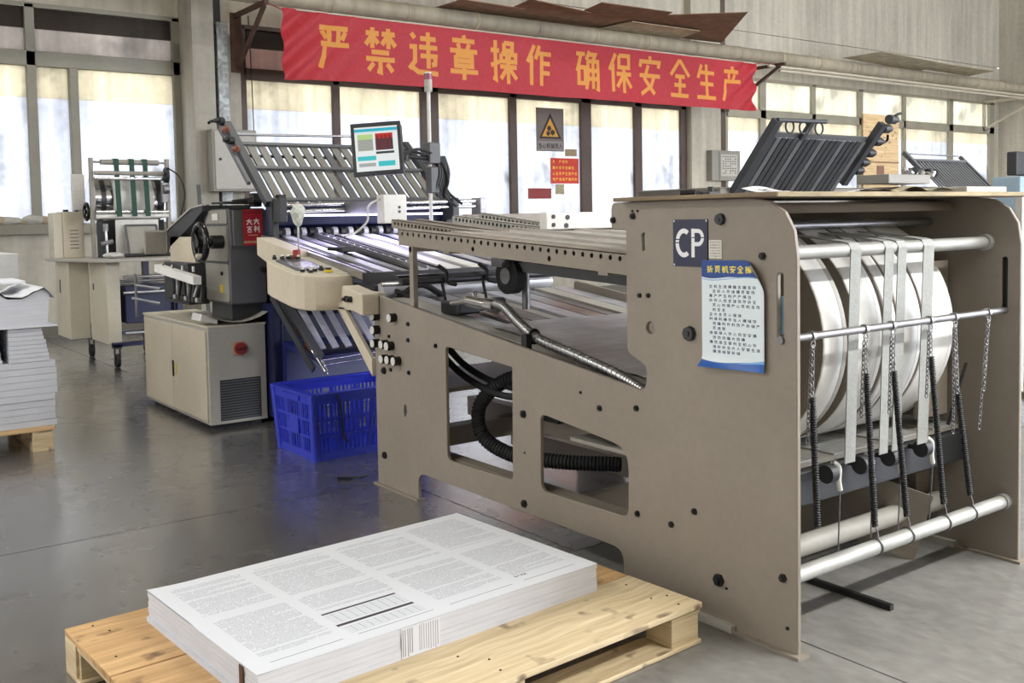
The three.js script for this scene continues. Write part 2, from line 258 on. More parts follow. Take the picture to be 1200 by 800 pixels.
windowBay('window_1', 'window with grey metal frame and frosted panes beside the paper stack', aluFrame, -1, 4.806,
  [[-1, -0.9, 1.5, 4.45], [0.85, 0.95, 1.5, 4.45], [2.77, 2.89, 1.5, 4.45], [3.29, 3.4, 1.54, 3.63, 0.05], [4.7, 4.81, 1.5, 4.45]], [1.54, 3.63, 3.22], [3.83, 4.4], [dustyGrey, darkGlass, 4.13]);
windowBay('window_2', 'long brown framed window row under the red banner', brown, 5.75, 15.2,
  [[5.7, 5.79, 1.5, 4.45], [7.21, 7.33, 1.5, 4.45], [8.84, 9.18, 1.5, 4.45], [10.69, 10.84, 1.5, 4.45], [12.36, 12.61, 1.5, 4.45], [13.75, 13.94, 1.5, 4.45], [15.05, 15.2, 1.5, 4.45]], [1.54, 3.65, 3.22], [3.82, 4.4], [dustyPink, darkGlass, 4.13]);
windowBay('window_3', 'pale framed window row behind the further folding machines', M('#a9a493', 0.5, 0.1, T.paint), 16.4, 27.45,
  [[16.35, 16.47, 1.5, 4.45], [17.53, 17.72, 1.5, 4.45], [19.34, 19.48, 1.5, 4.45], [21.14, 21.31, 1.5, 4.45], [23.03, 23.14, 1.5, 4.45], [25.14, 25.35, 1.5, 4.45], [27.2, 27.45, 1.5, 4.45]], [1.54, 3.59, 3.3], [3.78, 4.4], [M('#c4c1b2', 0.9, 0, T.glass, { transmission: 0.95, thickness: 0 })]);
// ---- pillars
{
  const p = thing('pillar', 'grey plastered pillar between two windows behind the folding machine', 'pillar', [5.1, 0, -14.2], null, 'structure');
  part(p, 'shaft', box(4.806, 0, ZB, 5.116, YC, -13.93), plasterGrey);
  const q = thing('pillar', 'cream plastered pillar with a brown upright beside the control box', 'pillar', [15.7, 0, -14.4], null, 'structure');
  part(q, 'shaft', box(15.2, 0, ZB, 16.08, YC, -14.32), plasterPale); part(q, 'upright', box(16.12, 1.4, ZB, 16.3, YC, -14.38), brown);
}
solo('cable_trunking', [rbox(5.15, 0.4, -14.2, 5.31, 4.35, -13.9, 0.006), ...Array.from({ length: 8 }, (_, i) => box(5.147, 0.6 + i * 0.48, -14.2, 5.313, 0.615 + i * 0.48, -13.896))], galv, 'galvanised metal cable trunking running up the grey pillar', 'trunking');
// ---- overhead pipe with its brackets
{
  const p = thing('overhead_pipe', 'thick dusty beige pipe running along the wall above the banner', 'pipe', [10, 4.48, -13.08]);
  part(p, 'tube', cyl([XL, 4.61, -13.08], [XR, 4.61, -13.08], 0.13, 28), pipeMat);
  for (let i = 0; i < 27; i++) { const x = -5.9 + i * 1.24; part(p, 'joint_ring', cyl([x, 4.61, -13.08], [x + 0.05, 4.61, -13.08], 0.138, 28), i % 3 ? pipeMat : cardPale); }
  for (const [y, z, x0, n] of [[4.43, -13.0, 16.0, 'upper'], [4.37, -13.05, 16.4, 'lower']]) solo('conduit', cyl([x0, y, z], [XR, y, z], 0.028, 10), cream, `thin ${n} conduit slung beneath the overhead pipe`, 'conduit');
  const where = ['on the grey pillar, beside the banner end', 'on the cream pillar, at the other banner end', 'near the corner of the end wall'];
  [5.42, 16.2, 26.9].forEach((x, i) => {
    const zw = [-13.94, -14.31, -14.49][i], m = i === 2 ? cream : rust, b = thing('pipe_bracket', `${i === 2 ? 'pale' : 'rusty'} angle iron bracket carrying the pipe ${where[i]}`, 'bracket', [x, 3.7, -13.9]);
    part(b, 'arm', [bar([x, 4.45, zw], [x, 4.45, -12.75], 0.05, 0.06)], m);
    part(b, 'strut', [bar([x + 0.03, 3.72, zw + 0.03], [x + 0.03, 4.43, -12.9], 0.05, 0.05)], m);
    part(b, 'wall_plate', box(x - 0.06, 3.66, zw, x + 0.1, 4.5, zw + 0.03), m);
  });
}
// ---- cardboard sheets lying on the pipe and brackets
[[[[8.3, -13.3], [8.4, -12.5], [9.6, -12.55], [9.5, -13.3]], 'first brown cardboard sheet laid over the pipe above the banner characters', card, 0],
 [[[9.5, -13.35], [9.35, -12.05], [10.75, -12.3], [10.9, -13.3]], 'second brown cardboard sheet on the pipe, overlapping its neighbours', card, 0.012],
 [[[10.8, -13.3], [10.5, -11.75], [12.0, -11.7], [12.5, -13.3]], 'wide brown cardboard sheet in the middle of the sheets on the pipe', card, 0.024],
 [[[11.6, -13.2], [11.75, -12.4], [13.4, -12.4], [13.6, -13.2]], 'narrow brown cardboard strip lying under the wide sheets on the pipe', cardPale, -0.006],
 [[[12.0, -13.25], [12.1, -11.9], [13.2, -11.15], [14.75, -13.1]], 'big bent brown cardboard sheet at the end of the row on the pipe', card, 0.034],
 [[[18.3, -12.9], [18.5, -12.1], [21.3, -12.3], [21.6, -13.2]], 'pale cardboard sheet lying on the pipe over the further windows', cardPale, 0.0],
 [[[21.2, -13.0], [21.0, -12.35], [23.5, -12.4], [23.6, -13.1]], 'second pale cardboard sheet on the pipe towards the end wall', cardPale, 0.014]].forEach(([pts, label, m, dy]) => {
  const g = prismY(pts, 4.745 + dy, 4.757 + dy), p = g.attributes.position; for (let i = 0; i < p.count; i++) p.setY(i, p.getY(i) + Math.max(0, p.getZ(i) + 12.9) * 0.04); g.computeVertexNormals();
  solo('cardboard_sheet', g, m, label, 'cardboard', 'cardboard sheets on the overhead pipe');
});
// ---- red banner with its yellow slogan
{
  const m = canvasMat(2048, 192, (g, w, h) => {
    g.fillStyle = '#a8202c'; g.fillRect(0, 0, w, h);
    for (let i = 0; i < 9000; i++) { g.fillStyle = `rgba(${rnd() < 0.5 ? '40,0,0' : '255,120,110'},0.05)`; g.fillRect(rnd() * w, rnd() * h, 3, 8); }
    g.strokeStyle = '#cc8a36';
    const at = [0.0802, 0.1559, 0.2302, 0.3043, 0.3825, 0.4547, 0.5616, 0.6375, 0.7108, 0.788, 0.8595, 0.9319];
    [...'严禁违章操作确保安全生产'].forEach((c, i) => glyph(g, c, at[i] * w - 60, h * 0.1, 120, h * 0.76, 15));
  }, 0.65, { sheen: 0.3 });
  const g = sheet(160, 16, (u, v) => {
    const end = Math.exp(-u * 16), e2 = Math.exp(-(1 - u) * 22);
    const z = -12.93 + 0.012 * Math.sin(u * 60) * (1 - v) + 0.02 * Math.sin(u * 23 + v * 3) * (1 - v) + end * 0.05 * Math.sin((u * 60 + (1 - v) * 7) * 2.1) + e2 * 0.06 * Math.sin((u * -70 + v * 9) * 1.6);
    return [5.704 + u * 9.8, 3.5 + v * 0.93 - end * 0.05 * (1 - v) - 0.012 * Math.sin(u * Math.PI * 5) * v, z];
  });
  const b = thing('banner', 'long red cloth banner with yellow Chinese slogan hanging from the pipe', 'banner', [10.6, 3.5, -12.93]);
  part(b, 'cloth', g, m, null, true);
  part(b, 'cord', [tube([[5.72, 4.4, -12.93], [5.6, 4.46, -12.98], [5.42, 4.52, -13.02]], 0.008, 6), tube([[15.5, 4.4, -12.93], [15.8, 4.47, -12.97], [16.2, 4.46, -13.02]], 0.008, 6)], redPlain);
  part(b, 'hem', cyl([5.72, 4.425, -12.93], [15.5, 4.425, -12.93], 0.012, 6), cream);
}
// ---- things on the back wall
function signboard(name, label, category, x0, y0, x1, y1, z, mat, edge = greyDark) {
  const s = thing(name, label, category, [(x0 + x1) / 2, y0, z]);
  part(s, 'backing', box(x0, y0, z - 0.012, x1, y1, z), edge);
  part(s, 'face', sheet(1, 1, (u, v) => [x0 + u * (x1 - x0), y0 + v * (y1 - y0), z + 0.002]), mat, null, true);
  return s;
}
signboard('warning_sign', 'brown warning sign with a yellow triangle hung on the window', 'sign', 11.25, 2.72, 11.89, 3.51, -14.42, canvasMat(256, 320, (g) => {
  g.fillStyle = '#6f655e'; g.fillRect(0, 0, 256, 320);
  g.fillStyle = '#2a1d18'; g.beginPath(); g.moveTo(128, 34); g.lineTo(232, 226); g.lineTo(24, 226); g.fill();
  g.fillStyle = '#d29a2e'; g.beginPath(); g.moveTo(128, 74); g.lineTo(206, 212); g.lineTo(50, 212); g.fill();
  g.fillStyle = '#2a1d18'; for (const [x, y, r] of [[118, 150, 17], [150, 180, 18], [108, 188, 14]]) { g.beginPath(); g.arc(x, y, r, 0, 7); g.fill(); for (let k = 0; k < 8; k++) { g.beginPath(); g.arc(x + (r + 2) * Math.cos(k * 0.785), y + (r + 2) * Math.sin(k * 0.785), 4, 0, 7); g.fill(); } }
  g.fillStyle = '#8b8580'; g.fillRect(8, 244, 240, 70); g.strokeStyle = '#2b2522'; [...'当心机械伤人'].forEach((c, i) => glyph(g, c, 12 + i * 39, 258, 36, 42, 5));
}));
signboard('red_notice', 'red notice with rows of yellow characters on the window', 'notice', 11.57, 2.13, 12.24, 2.6, -14.42, canvasMat(256, 180, (g) => {
  g.fillStyle = '#cf3a22'; g.fillRect(0, 0, 256, 180); g.strokeStyle = '#f1c24a'; [[14, 5], [56, 7], [98, 8], [138, 8]].forEach(([y, n], r) => { for (let i = 0; i < n; i++) if (!(r === 0 && i === 1)) smallGlyph(g, 14 + i * 29, y, 24); });
}), redPlain);
signboard('red_plaque', 'small plain dark red plaque below the red notice', 'plaque', 11.04, 1.85, 11.57, 2.04, -14.42, redPlain, redPlain);
signboard('paper_note', 'small beige paper note stuck on glass under the red notice', 'note', 11.68, 1.93, 11.88, 2.12, -14.42, M('#c9c0a4', 0.8, 0, T.board), paper);
signboard('paper_note', 'tan paper note stuck on glass between warning sign and red notice', 'note', 11.92, 2.64, 12.2, 2.77, -14.42, M('#b9a888', 0.8, 0, T.board), paper);
{
  const e = thing('electrical_cabinet', 'grey wall-mounted electrical cabinet on the pillar behind the slatted rack', 'cabinet', [5.3, 1.95, -13.8]);
  part(e, 'body', rbox(4.95, 1.95, -13.89, 5.6, 2.82, -13.68, 0.01), graphiteLight); part(e, 'door', rbox(4.98, 1.98, -13.685, 5.57, 2.79, -13.66, 0.008), greyLight); part(e, 'lock', cyl([5.05, 2.4, -13.665], [5.05, 2.4, -13.645], 0.02, 10), black);
  const c = thing('fuse_box', 'grey fuse box with a printed label on the cream pillar', 'box', [16, 2.2, -14.2]);
  part(c, 'body', rbox(15.63, 2.2, -14.32, 16.5, 2.83, -14.16, 0.01), graphiteLight);
  part(c, 'label', sheet(1, 1, (u, v) => [15.9 + u * 0.5, 2.3 + v * 0.45, -14.155]), canvasMat(128, 128, (g) => { g.fillStyle = '#b4b2a6'; g.fillRect(0, 0, 128, 128); g.fillStyle = '#5f5d55'; for (let i = 0; i < 8; i++) for (let k = 0; k < 6; k++) if (rnd() < 0.8) g.fillRect(10 + k * 19, 10 + i * 14, 13, 6); }), 'printed label', true);
  part(c, 'door_edge', box(15.84, 2.22, -14.162, 15.85, 2.81, -14.156), charcoal);
}
solo('blind_cord', [tube([[5.86, 4.6, -14.485], [5.86, 3.6, -14.43], [5.87, 2.75, -14.43]], 0.008, 6), cyl([5.87, 2.65, -14.43], [5.87, 2.77, -14.43], 0.025, 8)], charcoal, 'thin pull cord hanging beside the pillar by the brown window', 'cord');
for (let i = 0; i < 3; i++) { const x = 4.72 + i * 0.06; solo('steel_strip', bar([x - 0.06 + i * 0.03, 0, -13.2 + i * 0.08], [x + 0.09, 2.05 - i * 0.14, -13.9], 0.05, 0.012), i === 1 ? greyLight : graphite, ['dark steel strip leaning on the grey pillar', 'pale steel strip leaning between two dark ones on the pillar', 'short dark steel strip leaning on the grey pillar'][i], 'strip'); }
for (let i = 0; i < 14; i++) { const x = 2.1 + i * 0.09 + rr(-0.02, 0.02), s = rr(0.05, 0.09); const g = new THREE.IcosahedronGeometry(s, 1), p = g.attributes.position; for (let k = 0; k < p.count; k++) p.setXYZ(k, p.getX(k) * (1.2 + 0.5 * hash(i, Math.round(p.getX(k) * 900), 3)), p.getY(k) * (0.6 + 0.3 * hash(i, Math.round(p.getY(k) * 900), 5)), p.getZ(k) * 0.7);
  g.computeVertexNormals(); solo('rag', g.translate(x, 1.54 + s * 0.62, -14.45), i % 3 ? greyLight : cardPale, 'crumpled dusty rag on the window sill above the paper stack', 'rag', 'dusty rags on the window sill'); }

// ---- ceiling lamps out of the frame: one low row of fluorescent battens over the aisle, a few higher up, two side-aisle fill lamps added
{
  const words = ['first', 'second', 'third', 'fourth', 'fifth', 'sixth'];
  const lamp = (x, y, z, power, label, along) => {
    const l = thing('ceiling_lamp', label, 'lamp', [x, y, z], 'fluorescent ceiling lamps');
    part(l, 'housing', box(x - 1.2, y + 0.05, z - 0.16, x + 1.2, y + 0.12, z + 0.16), white);
    for (const d of [-0.9, 0.9]) part(l, 'hanger', cyl([x + d, y + 0.12, z], [x + d, YC, z], 0.01, 6), steelDull);
    for (const d of [-0.08, 0.08]) part(l, 'tube_light', cyl([x - 1.15, y + 0.02, z + d], [x + 1.15, y + 0.02, z + d], 0.028, 10), M('#ffffff', 0.5, 0, null, { emissive: LAMP_COLOR, emissiveIntensity: 4 }));
    const a = new THREE.RectAreaLight(LAMP_COLOR, power, 2.3, 0.24); a.position.set(x, y - 0.03, z); a.lookAt(x, 0, z); scene.add(a);
    if (along) { l.rotation.y = Math.PI / 2; a.rotation.set(-Math.PI / 2, 0, Math.PI / 2); }
  };
  for (const [i, z] of [[0, -8.2], [1, -4.4]]) lamp(-1.7, 4.4, z, LAMP_POWER * 0.45, `added unseen fluorescent fill lamp over the side aisle, ${words[i]} from the banner wall`, true);  // unseen pair added to brighten the left floor and machine faces
  for (let i = 0; i < 5; i++) lamp(4.4 + i * 2.5, 4.3, 1.0, LAMP_POWER, `long fluorescent lamp over the aisle, ${words[i]} from the side windows`);
  for (let i = 0; i < 3; i++) lamp(4 + i * 8, 7.2, -8, LAMP_POWER * 0.5, `long fluorescent lamp high over the machines, ${words[i]} from the side windows`);
}

// ================================================================ PAPER FEEDER (the large grey machine)
const NX = 2.711, FX = 4.187;
const feeder = thing('paper_feeder', 'large grey sheet feeder with cut-out side plates and white drum', 'machine', [NX, 0, -2.09]);
{
  const o = feeder;
  const outline = rounded([[-2.09, 0], [-2.09, 1.556], [-2.998, 1.556], [-2.998, 1.447], [-2.912, 1.447], [-2.912, 0.96], [-2.806, 0.914], [-2.806, 0.812], [-5.0, 1.088], [-5.0, 0], [-4.556, 0], [-4.556, 0.15], [-2.95, 0.15], [-2.95, 0]],
    [0, 0.2, 0.03, 0.02, 0.01, 0.02, 0.02, 0.05, 0.03, 0, 0, 0.07, 0.06, 0]);
  const op1 = rounded([[-4.258, 0.858], [-4.262, 0.272], [-3.7, 0.282], [-3.69, 0.815], [-3.72, 0.815]], [0.03, 0.04, 0.02, 0.03, 0.08]);
  const op2 = rounded([[-3.483, 0.628], [-3.486, 0.278], [-2.918, 0.288], [-2.913, 0.57]], [0.04, 0.04, 0.04, 0.09]);
  const slot = rounded([[-2.145, 1.3], [-2.145, 1.072], [-2.17, 1.072], [-2.17, 1.3]], 0.012), hole = circle(-2.78, 1.067, 0.024, 16), slit = rounded([[-2.806, 1.437], [-2.803, 1.37], [-2.82, 1.362], [-2.822, 1.43]], 0.006), oval = [[-4.66, 0.463], [-4.668, 0.495], [-4.683, 0.5], [-4.694, 0.47], [-4.69, 0.435], [-4.675, 0.428]];
  const near = part(o, 'side_plate', prismX(outline, NX, NX + 0.02, [op1, op2, slot, hole, slit, oval], 0.003), grey);
  part(o, 'side_plate', prismX(outline, FX, FX + 0.02, [op1, op2, slot], 0.003), grey, 'side plate on the window side');
  for (const x of [NX, FX]) { part(o, 'foot_flange', [box(x - 0.022, 0, -2.75, x + 0.035, 0.01, -2.07)], grey); part(o, 'foot_clip', box(x - 0.026, 0.0, -2.7, x - 0.001, 0.026, -2.36), greyLight); part(o, 'foot_flange', box(x - 0.02, 0, -5.02, x + 0.03, 0.01, -4.54), grey); }
  // bolts, knobs and holes on the plate
  const bolt = join([new THREE.CylinderGeometry(0.012, 0.013, 0.012, 6).rotateZ(Math.PI / 2), new THREE.CylinderGeometry(0.006, 0.007, 0.022, 8).rotateZ(Math.PI / 2)]);
  for (const [z, y, s = 1] of [[-2.868, 1.5, 1.1], [-2.23, 1.356, 1.1], [-2.835, 1.19, 0.8], [-2.787, 1.192, 0.8], [-2.861, 0.741], [-3.08, 0.71], [-4.346, 0.852], [-3.604, 0.608, 1.5], [-3.609, 0.192, 1.5], [-2.861, 0.318], [-2.675, 0.319], [-2.555, 0.397], [-2.436, 0.171, 1.9], [-2.149, 0.259, 1.2], [-4.62, 0.944], [-4.624, 0.857], [-4.623, 0.681], [-4.895, 0.662, 1.7], [-4.82, 0.675, 0.9], [-4.911, 0.181, 1.7], [-2.982, 1.485, 1.1], [-4.83, 0.86, 0.8], [-2.13, 0.09, 0.5], [-3.6, 0.43, 0.4], [-2.4, 0.15, 0.4], [-3.2, 0.76, 0.5], [-2.87, 1.52, 0.4], [-2.84, 1.52, 0.4]]) put(near, 'bolt', bolt, black, [NX - 0.004, y, z]).scale.set(s * 0.8, s, s);
  const bigKnob = join([new THREE.CylinderGeometry(0.026, 0.03, 0.02, 8).rotateZ(Math.PI / 2), new THREE.CylinderGeometry(0.01, 0.012, 0.03, 8).rotateZ(Math.PI / 2)]);
  put(near, 'knob', bigKnob, charcoal, [NX - 0.008, 1.062, -2.569]); put(near, 'knob', bigKnob, charcoal, [NX - 0.008, 1.483, -2.416]).scale.setScalar(0.75);
  const vk = new THREE.CylinderGeometry(0.025, 0.025, 0.04, 18).rotateZ(Math.PI / 2), vf = new THREE.CylinderGeometry(0.0225, 0.0225, 0.004, 18).rotateZ(Math.PI / 2);
  for (const [z, y] of [[-4.954, 0.965], [-4.762, 0.969], [-4.953, 0.888], [-4.957, 0.812], [-4.86, 0.815], [-4.798, 0.811], [-4.863, 0.733], [-4.796, 0.735], [-4.727, 0.735]]) { const k = put(near, 'valve_knob', vk, blackShiny, [NX - 0.02, y, z]); put(k, 'cap', vf, white, [NX - 0.0405, y, z]); }
  // maker's plate
  const cp = canvasMat(256, 256, (g) => {
    g.fillStyle = '#262b45'; g.fillRect(0, 0, 256, 256); g.strokeStyle = '#e8e9ea'; g.lineWidth = 26; g.lineCap = 'butt';
    g.beginPath(); g.ellipse(82, 128, 50, 66, 0, 0.95, 2 * Math.PI - 0.95); g.stroke();
    g.lineWidth = 24; g.beginPath(); g.moveTo(150, 50); g.lineTo(150, 206); g.stroke();
    g.lineWidth = 22; g.beginPath(); g.moveTo(150, 62); g.lineTo(186, 62); g.ellipse(186, 98, 34, 36, 0, -Math.PI / 2, Math.PI / 2); g.lineTo(150, 134); g.stroke();
    g.fillStyle = '#262b45'; g.fillRect(20, 106, 120, 6); g.fillRect(20, 124, 120, 6); g.fillRect(140, 96, 90, 5);
    g.fillStyle = '#c9ccd2'; for (const [x, y] of [[8, 8], [248, 8], [8, 248], [248, 248]]) { g.beginPath(); g.arc(x, y, 6, 0, 7); g.fill(); }
  }, 0.4);
  const cpl = part(o, 'maker_plate', box(NX - 0.004, 1.311, -2.648, NX, 1.484, -2.477), navy, 'dark blue plate with white letters');
  part(cpl, 'lettering', sheet(1, 1, (u, v) => [NX - 0.005, 1.311 + v * 0.173, -2.648 + u * 0.171]), cp, null, true);
  const lab = canvasMat(96, 112, (g) => { g.fillStyle = '#d5d3c8'; g.fillRect(0, 0, 96, 112); g.strokeStyle = '#66645c'; for (let r = 0; r < 6; r++) for (let i = 0; i < 6; i++) smallGlyph(g, 8 + i * 14, 8 + r * 17, 11); });
  part(o, 'type_label', sheet(1, 1, (u, v) => [NX - 0.002, 1.343 + v * 0.066, -2.473 + u * 0.06]), lab, 'small printed label', true);
  // crossbars between the plates
  const X0 = NX + 0.02, X1 = FX;
  part(o, 'top_bar', [cyl([X0, 1.36, -2.237], [X1, 1.36, -2.237], 0.026, 20), cyl([X1 - 0.03, 1.36, -2.237], [X1, 1.36, -2.237], 0.036, 20)], matteRod);
  part(o, 'hook_bar', cyl([NX - 0.01, 1.073, -2.153], [X1 + 0.02, 1.073, -2.153], 0.0135, 14), steelDull);
  part(o, 'front_rod', [cyl([X0, 0.252, -2.15], [X1, 0.252, -2.15], 0.028, 18), cyl([X1 - 0.03, 0.252, -2.15], [X1, 0.252, -2.15], 0.034, 18)], matteRod);
  part(o, 'rear_tube', cyl([X0, 0.19, -2.45], [X1, 0.19, -2.45], 0.042, 18), greyLight);
  part(o, 'hood', [prismX(rounded([[-2.98, 1.46], [-2.98, 1.54], [-2.4, 1.54], [-2.37, 1.5], [-2.39, 1.5], [-2.42, 1.525], [-2.96, 1.525], [-2.96, 1.46]], [0, 0.03, 0.02, 0, 0, 0.02, 0.02, 0]), X0, X1)], grey);
  part(o, 'tie_bar', cyl([X0, 1.45, -2.5], [X1, 1.45, -2.5], 0.016, 12), steelDull);
  part(o, 'rear_panel', box(X1 - 0.25, 0.6, -2.42, X1 - 0.02, 1.28, -2.4), grey);
  // drum: wheels on a dark core
  const zc = -2.73, yc = 1.01, R = 0.463;
  part(o, 'drum_core', cyl([3.11, yc, zc], [3.97, yc, zc], R - 0.13, 48), grey); part(o, 'drum_shaft', cyl([X0, yc, zc], [X1, yc, zc], 0.04, 16), darkSteel);
  const lathe = (x0, x1) => { const g = new THREE.LatheGeometry([[0.02, x0], [R - 0.006, x0], [R, x0 + 0.006], [R, x1 - 0.006], [R - 0.006, x1], [0.02, x1]].map((p) => new THREE.Vector2(p[0], p[1])), 72); return g.rotateZ(-Math.PI / 2).translate(0, yc, zc); };
  for (const [a, b] of [[3.10, 3.235], [3.305, 3.465], [3.5, 3.56], [3.585, 3.735], [3.765, 3.975]]) { const w = part(o, 'drum_wheel', lathe(a, b), whiteShiny); part(w, 'side_disc', cyl([a - 0.004, yc, zc], [a, yc, zc], R - 0.002, 48), grey); part(w, 'rim_ring', cyl([b - 0.02, yc, zc], [b + 0.004, yc, zc], R + 0.001, 72), b > 3.3 ? whiteShiny : greyLight); }
  part(o, 'drum_guide', (() => { const a = [], b = []; for (let k = 0; k <= 14; k++) { const t = Math.PI * (0.86 + 0.5 * k / 14); a.push([zc + (R + 0.03) * Math.cos(t), yc + (R + 0.03) * Math.sin(t)]); b.push([zc + (R + 0.036) * Math.cos(t), yc + (R + 0.036) * Math.sin(t)]); } return prismX([...a, ...b.reverse()], 3.12, X1 - 0.02); })(), M('#9b9791', 0.5, 0, T.board));
  // flat belts over the top bar and down to the tension rollers
  const beltPath = (x0, x1) => { const pts = [[-2.95, 1.46], [-2.245, 1.388], [-2.222, 1.383], [-2.211, 1.36], [-2.213, 1.34], [-2.238, 0.56]], t = 0.004; const a = pts.map((p, i) => { const q = pts[Math.min(i + 1, pts.length - 1)], r = pts[Math.max(i - 1, 0)], dz = q[0] - r[0], dy = q[1] - r[1], l = Math.hypot(dz, dy); return [p[0] - dy / l * t, p[1] + dz / l * t]; }); return prismX([...pts, ...a.reverse()], x0, x1); };
  for (const [a, b] of [[2.83, 2.878], [3.18, 3.243], [3.398, 3.454], [3.483, 3.541], [3.66, 3.734]]) part(o, 'belt', beltPath(a, b), belt);
  // board under the drum and black tension bar
  part(o, 'drum_table', [box(X0, 0.535, -3.3, X1, 0.55, -2.36)], graphiteLight); for (const x of [2.95, 3.3, 3.65, 4.0]) part(o, 'table_strip', box(x, 0.55, -3.3, x + 0.24, 0.556, -2.37), matteRod);
  part(o, 'tension_bar', rbox(X0, 0.4, -2.37, X1, 0.53, -2.33, 0.008), charcoal);
  [3.13, 3.34, 3.53, 3.76].forEach((x) => {
    const r = part(o, 'tension_roller', [cyl([x - 0.02, 0.525, -2.27], [x + 0.02, 0.525, -2.27], 0.035, 18), bar([x, 0.525, -2.33], [x, 0.525, -2.27], 0.02, 0.02)], charcoal);
    part(r, 'lever', tube([[x + 0.025, 0.565, -2.27], [x + 0.045, 0.545, -2.26], [x + 0.045, 0.49, -2.26], [x + 0.055, 0.455, -2.26]], 0.011, 8, 16), whiteShiny);
    part(r, 'wire', cyl([x + 0.055, 0.455, -2.26], [x + 0.1, 0.2, -2.3], 0.003, 6), steelDull);
  });
  // chains and tension springs hooked on the bar
  const link = new THREE.TorusGeometry(0.0085, 0.0022, 5, 10).scale(0.75, 1.35, 1);
  const chain = (p, q) => { const n = Math.max(2, Math.round(dist(p, q) / 0.0175)), l = []; for (let i = 0; i < n; i++) { const t = (i + 0.5) / n; l.push(link.clone().rotateY(i % 2 ? 1.2 : -0.3).translate(p[0] + (q[0] - p[0]) * t, p[1] + (q[1] - p[1]) * t, p[2] + (q[2] - p[2]) * t)); } return l; };
  const spring = (p, q, r) => { const n = Math.round(dist(p, q) / 0.009), pts = []; const g = new THREE.TubeGeometry(new (class extends THREE.Curve { getPoint(t, v = new THREE.Vector3()) { const a = t * n * 2 * Math.PI; return v.set(r * Math.cos(a), (t - 0.5) * dist(p, q), r * Math.sin(a)); } })(), n * 9, 0.0036, 4); return between(g, p, q); };
  const clip = (x) => [cyl([x - 0.008, 1.073, -2.153], [x + 0.008, 1.073, -2.153], 0.0185, 14), new THREE.TorusGeometry(0.012, 0.0025, 5, 12).translate(x, 1.046, -2.147)];
  [[2.873, 0.86, null], [3.181, 0.91, [3.25, 0.27]], [3.353, 0.9, [3.457, 0.27]], [3.607, 0.93, [3.716, 0.27]], [3.785, 0.76, [3.915, 0.27]], [4.041, 0.75, null]].forEach(([x, ye, sp], i) => {
    part(o, 'clip', clip(x), steel); const m = 0.25;
    const xe = sp ? x + (sp[0] - x) * (1.04 - ye) / 0.8 * 0.6 : x - (i === 5 ? 0.03 : 0);
    part(o, 'chain', chain([x, 1.04, -2.147], [xe, ye, -2.15]), steel);
    part(o, 'chain_tail', chain([x - 0.006, 1.03, -2.15], [xe - 0.016, ye - 0.16, -2.16]), steelDull);
    if (sp) {
      part(o, 'tension_spring', [spring([xe, ye, -2.15], [sp[0] - 0.005, 0.33, -2.15], 0.0095), cyl([xe, ye, -2.15], [sp[0] - 0.005, 0.33, -2.15], 0.007, 8)], darkSteel);
      part(o, 'spring_hook', [tube([[sp[0] - 0.005, 0.33, -2.15], [sp[0] + 0.004, 0.305, -2.145], [sp[0], 0.285, -2.14]], 0.003, 6, 10), new THREE.TorusGeometry(0.03, 0.0045, 6, 22).rotateY(Math.PI / 2).translate(sp[0], 0.252, -2.15)], steelDull);
    } else if (i === 0) part(o, 'tension_spring', [spring([xe, ye, -2.15], [2.9, 0.4, -2.15], 0.0095), cyl([xe, ye, -2.15], [2.9, 0.4, -2.15], 0.007, 8)], darkSteel);
  });
  part(o, 'strap', bar([4.0, 0.86, -2.22], [3.93, 0.6, -2.26], 0.02, 0.004), black);
  // ---- upper deck with perforated rails
  const D = (z) => 1.452 - 0.0567 * (z + 4.77);
  const rail = (x, z0, z1, y0, y1, h, step, r, big = []) => { const n = Math.floor((z1 - z0 - 0.06) / step), hs = []; const yy = (z) => y0 + (y1 - y0) * (z - z0) / (z1 - z0); for (let i = 0; i <= n; i++) { const z = z0 + 0.04 + i * step; hs.push(circle(z, yy(z) - 0.022, r, 7)); } for (const z of big) hs.push(circle(z, yy(z) - h * 0.68, 0.013, 8)); return prismX([[z0, y0], [z1, y1], [z1, y1 - h], [z0, y0 - h]], x, x + 0.004, hs); };
  const z0 = -4.77, z1 = -2.94;
  const nr = part(o, 'perforated_rail', [rail(2.75, z0, z1, D(z0), D(z1), 0.086, 0.058, 0.0115, [-4.05, -3.45]), prismX([[z0, D(z0)], [z1, D(z1)], [z1, D(z1) - 0.004], [z0, D(z0) - 0.004]], 2.75, 2.86)], grey);
  part(nr, 'lining', prismX([[z0, D(z0) - 0.006], [z1, D(z1) - 0.006], [z1, D(z1) - 0.08], [z0, D(z0) - 0.08]], 2.764, 2.775), charcoal);
  const deckPale = M('#cac5bf', 0.5, 0, T.steel), deckGrey = M('#b9b2ab', 0.5, 0, T.steel);
  for (let i = 0; i < 8; i++) { const xa = 2.875 + i * 0.148; part(o, 'deck_board', [prismX([[-4.45, D(-4.45) + 0.004], [z1, D(z1) + 0.004], [z1, D(z1) - 0.02], [-4.45, D(-4.45) - 0.02]], xa, xa + 0.14), ...(i % 2 ? [] : [prismX([[-4.45, D(-4.45) + 0.016], [z1, D(z1) + 0.016], [z1, D(z1)], [-4.45, D(-4.45)]], xa + 0.115, xa + 0.14)])], i % 3 === 1 ? deckPale : deckGrey); }
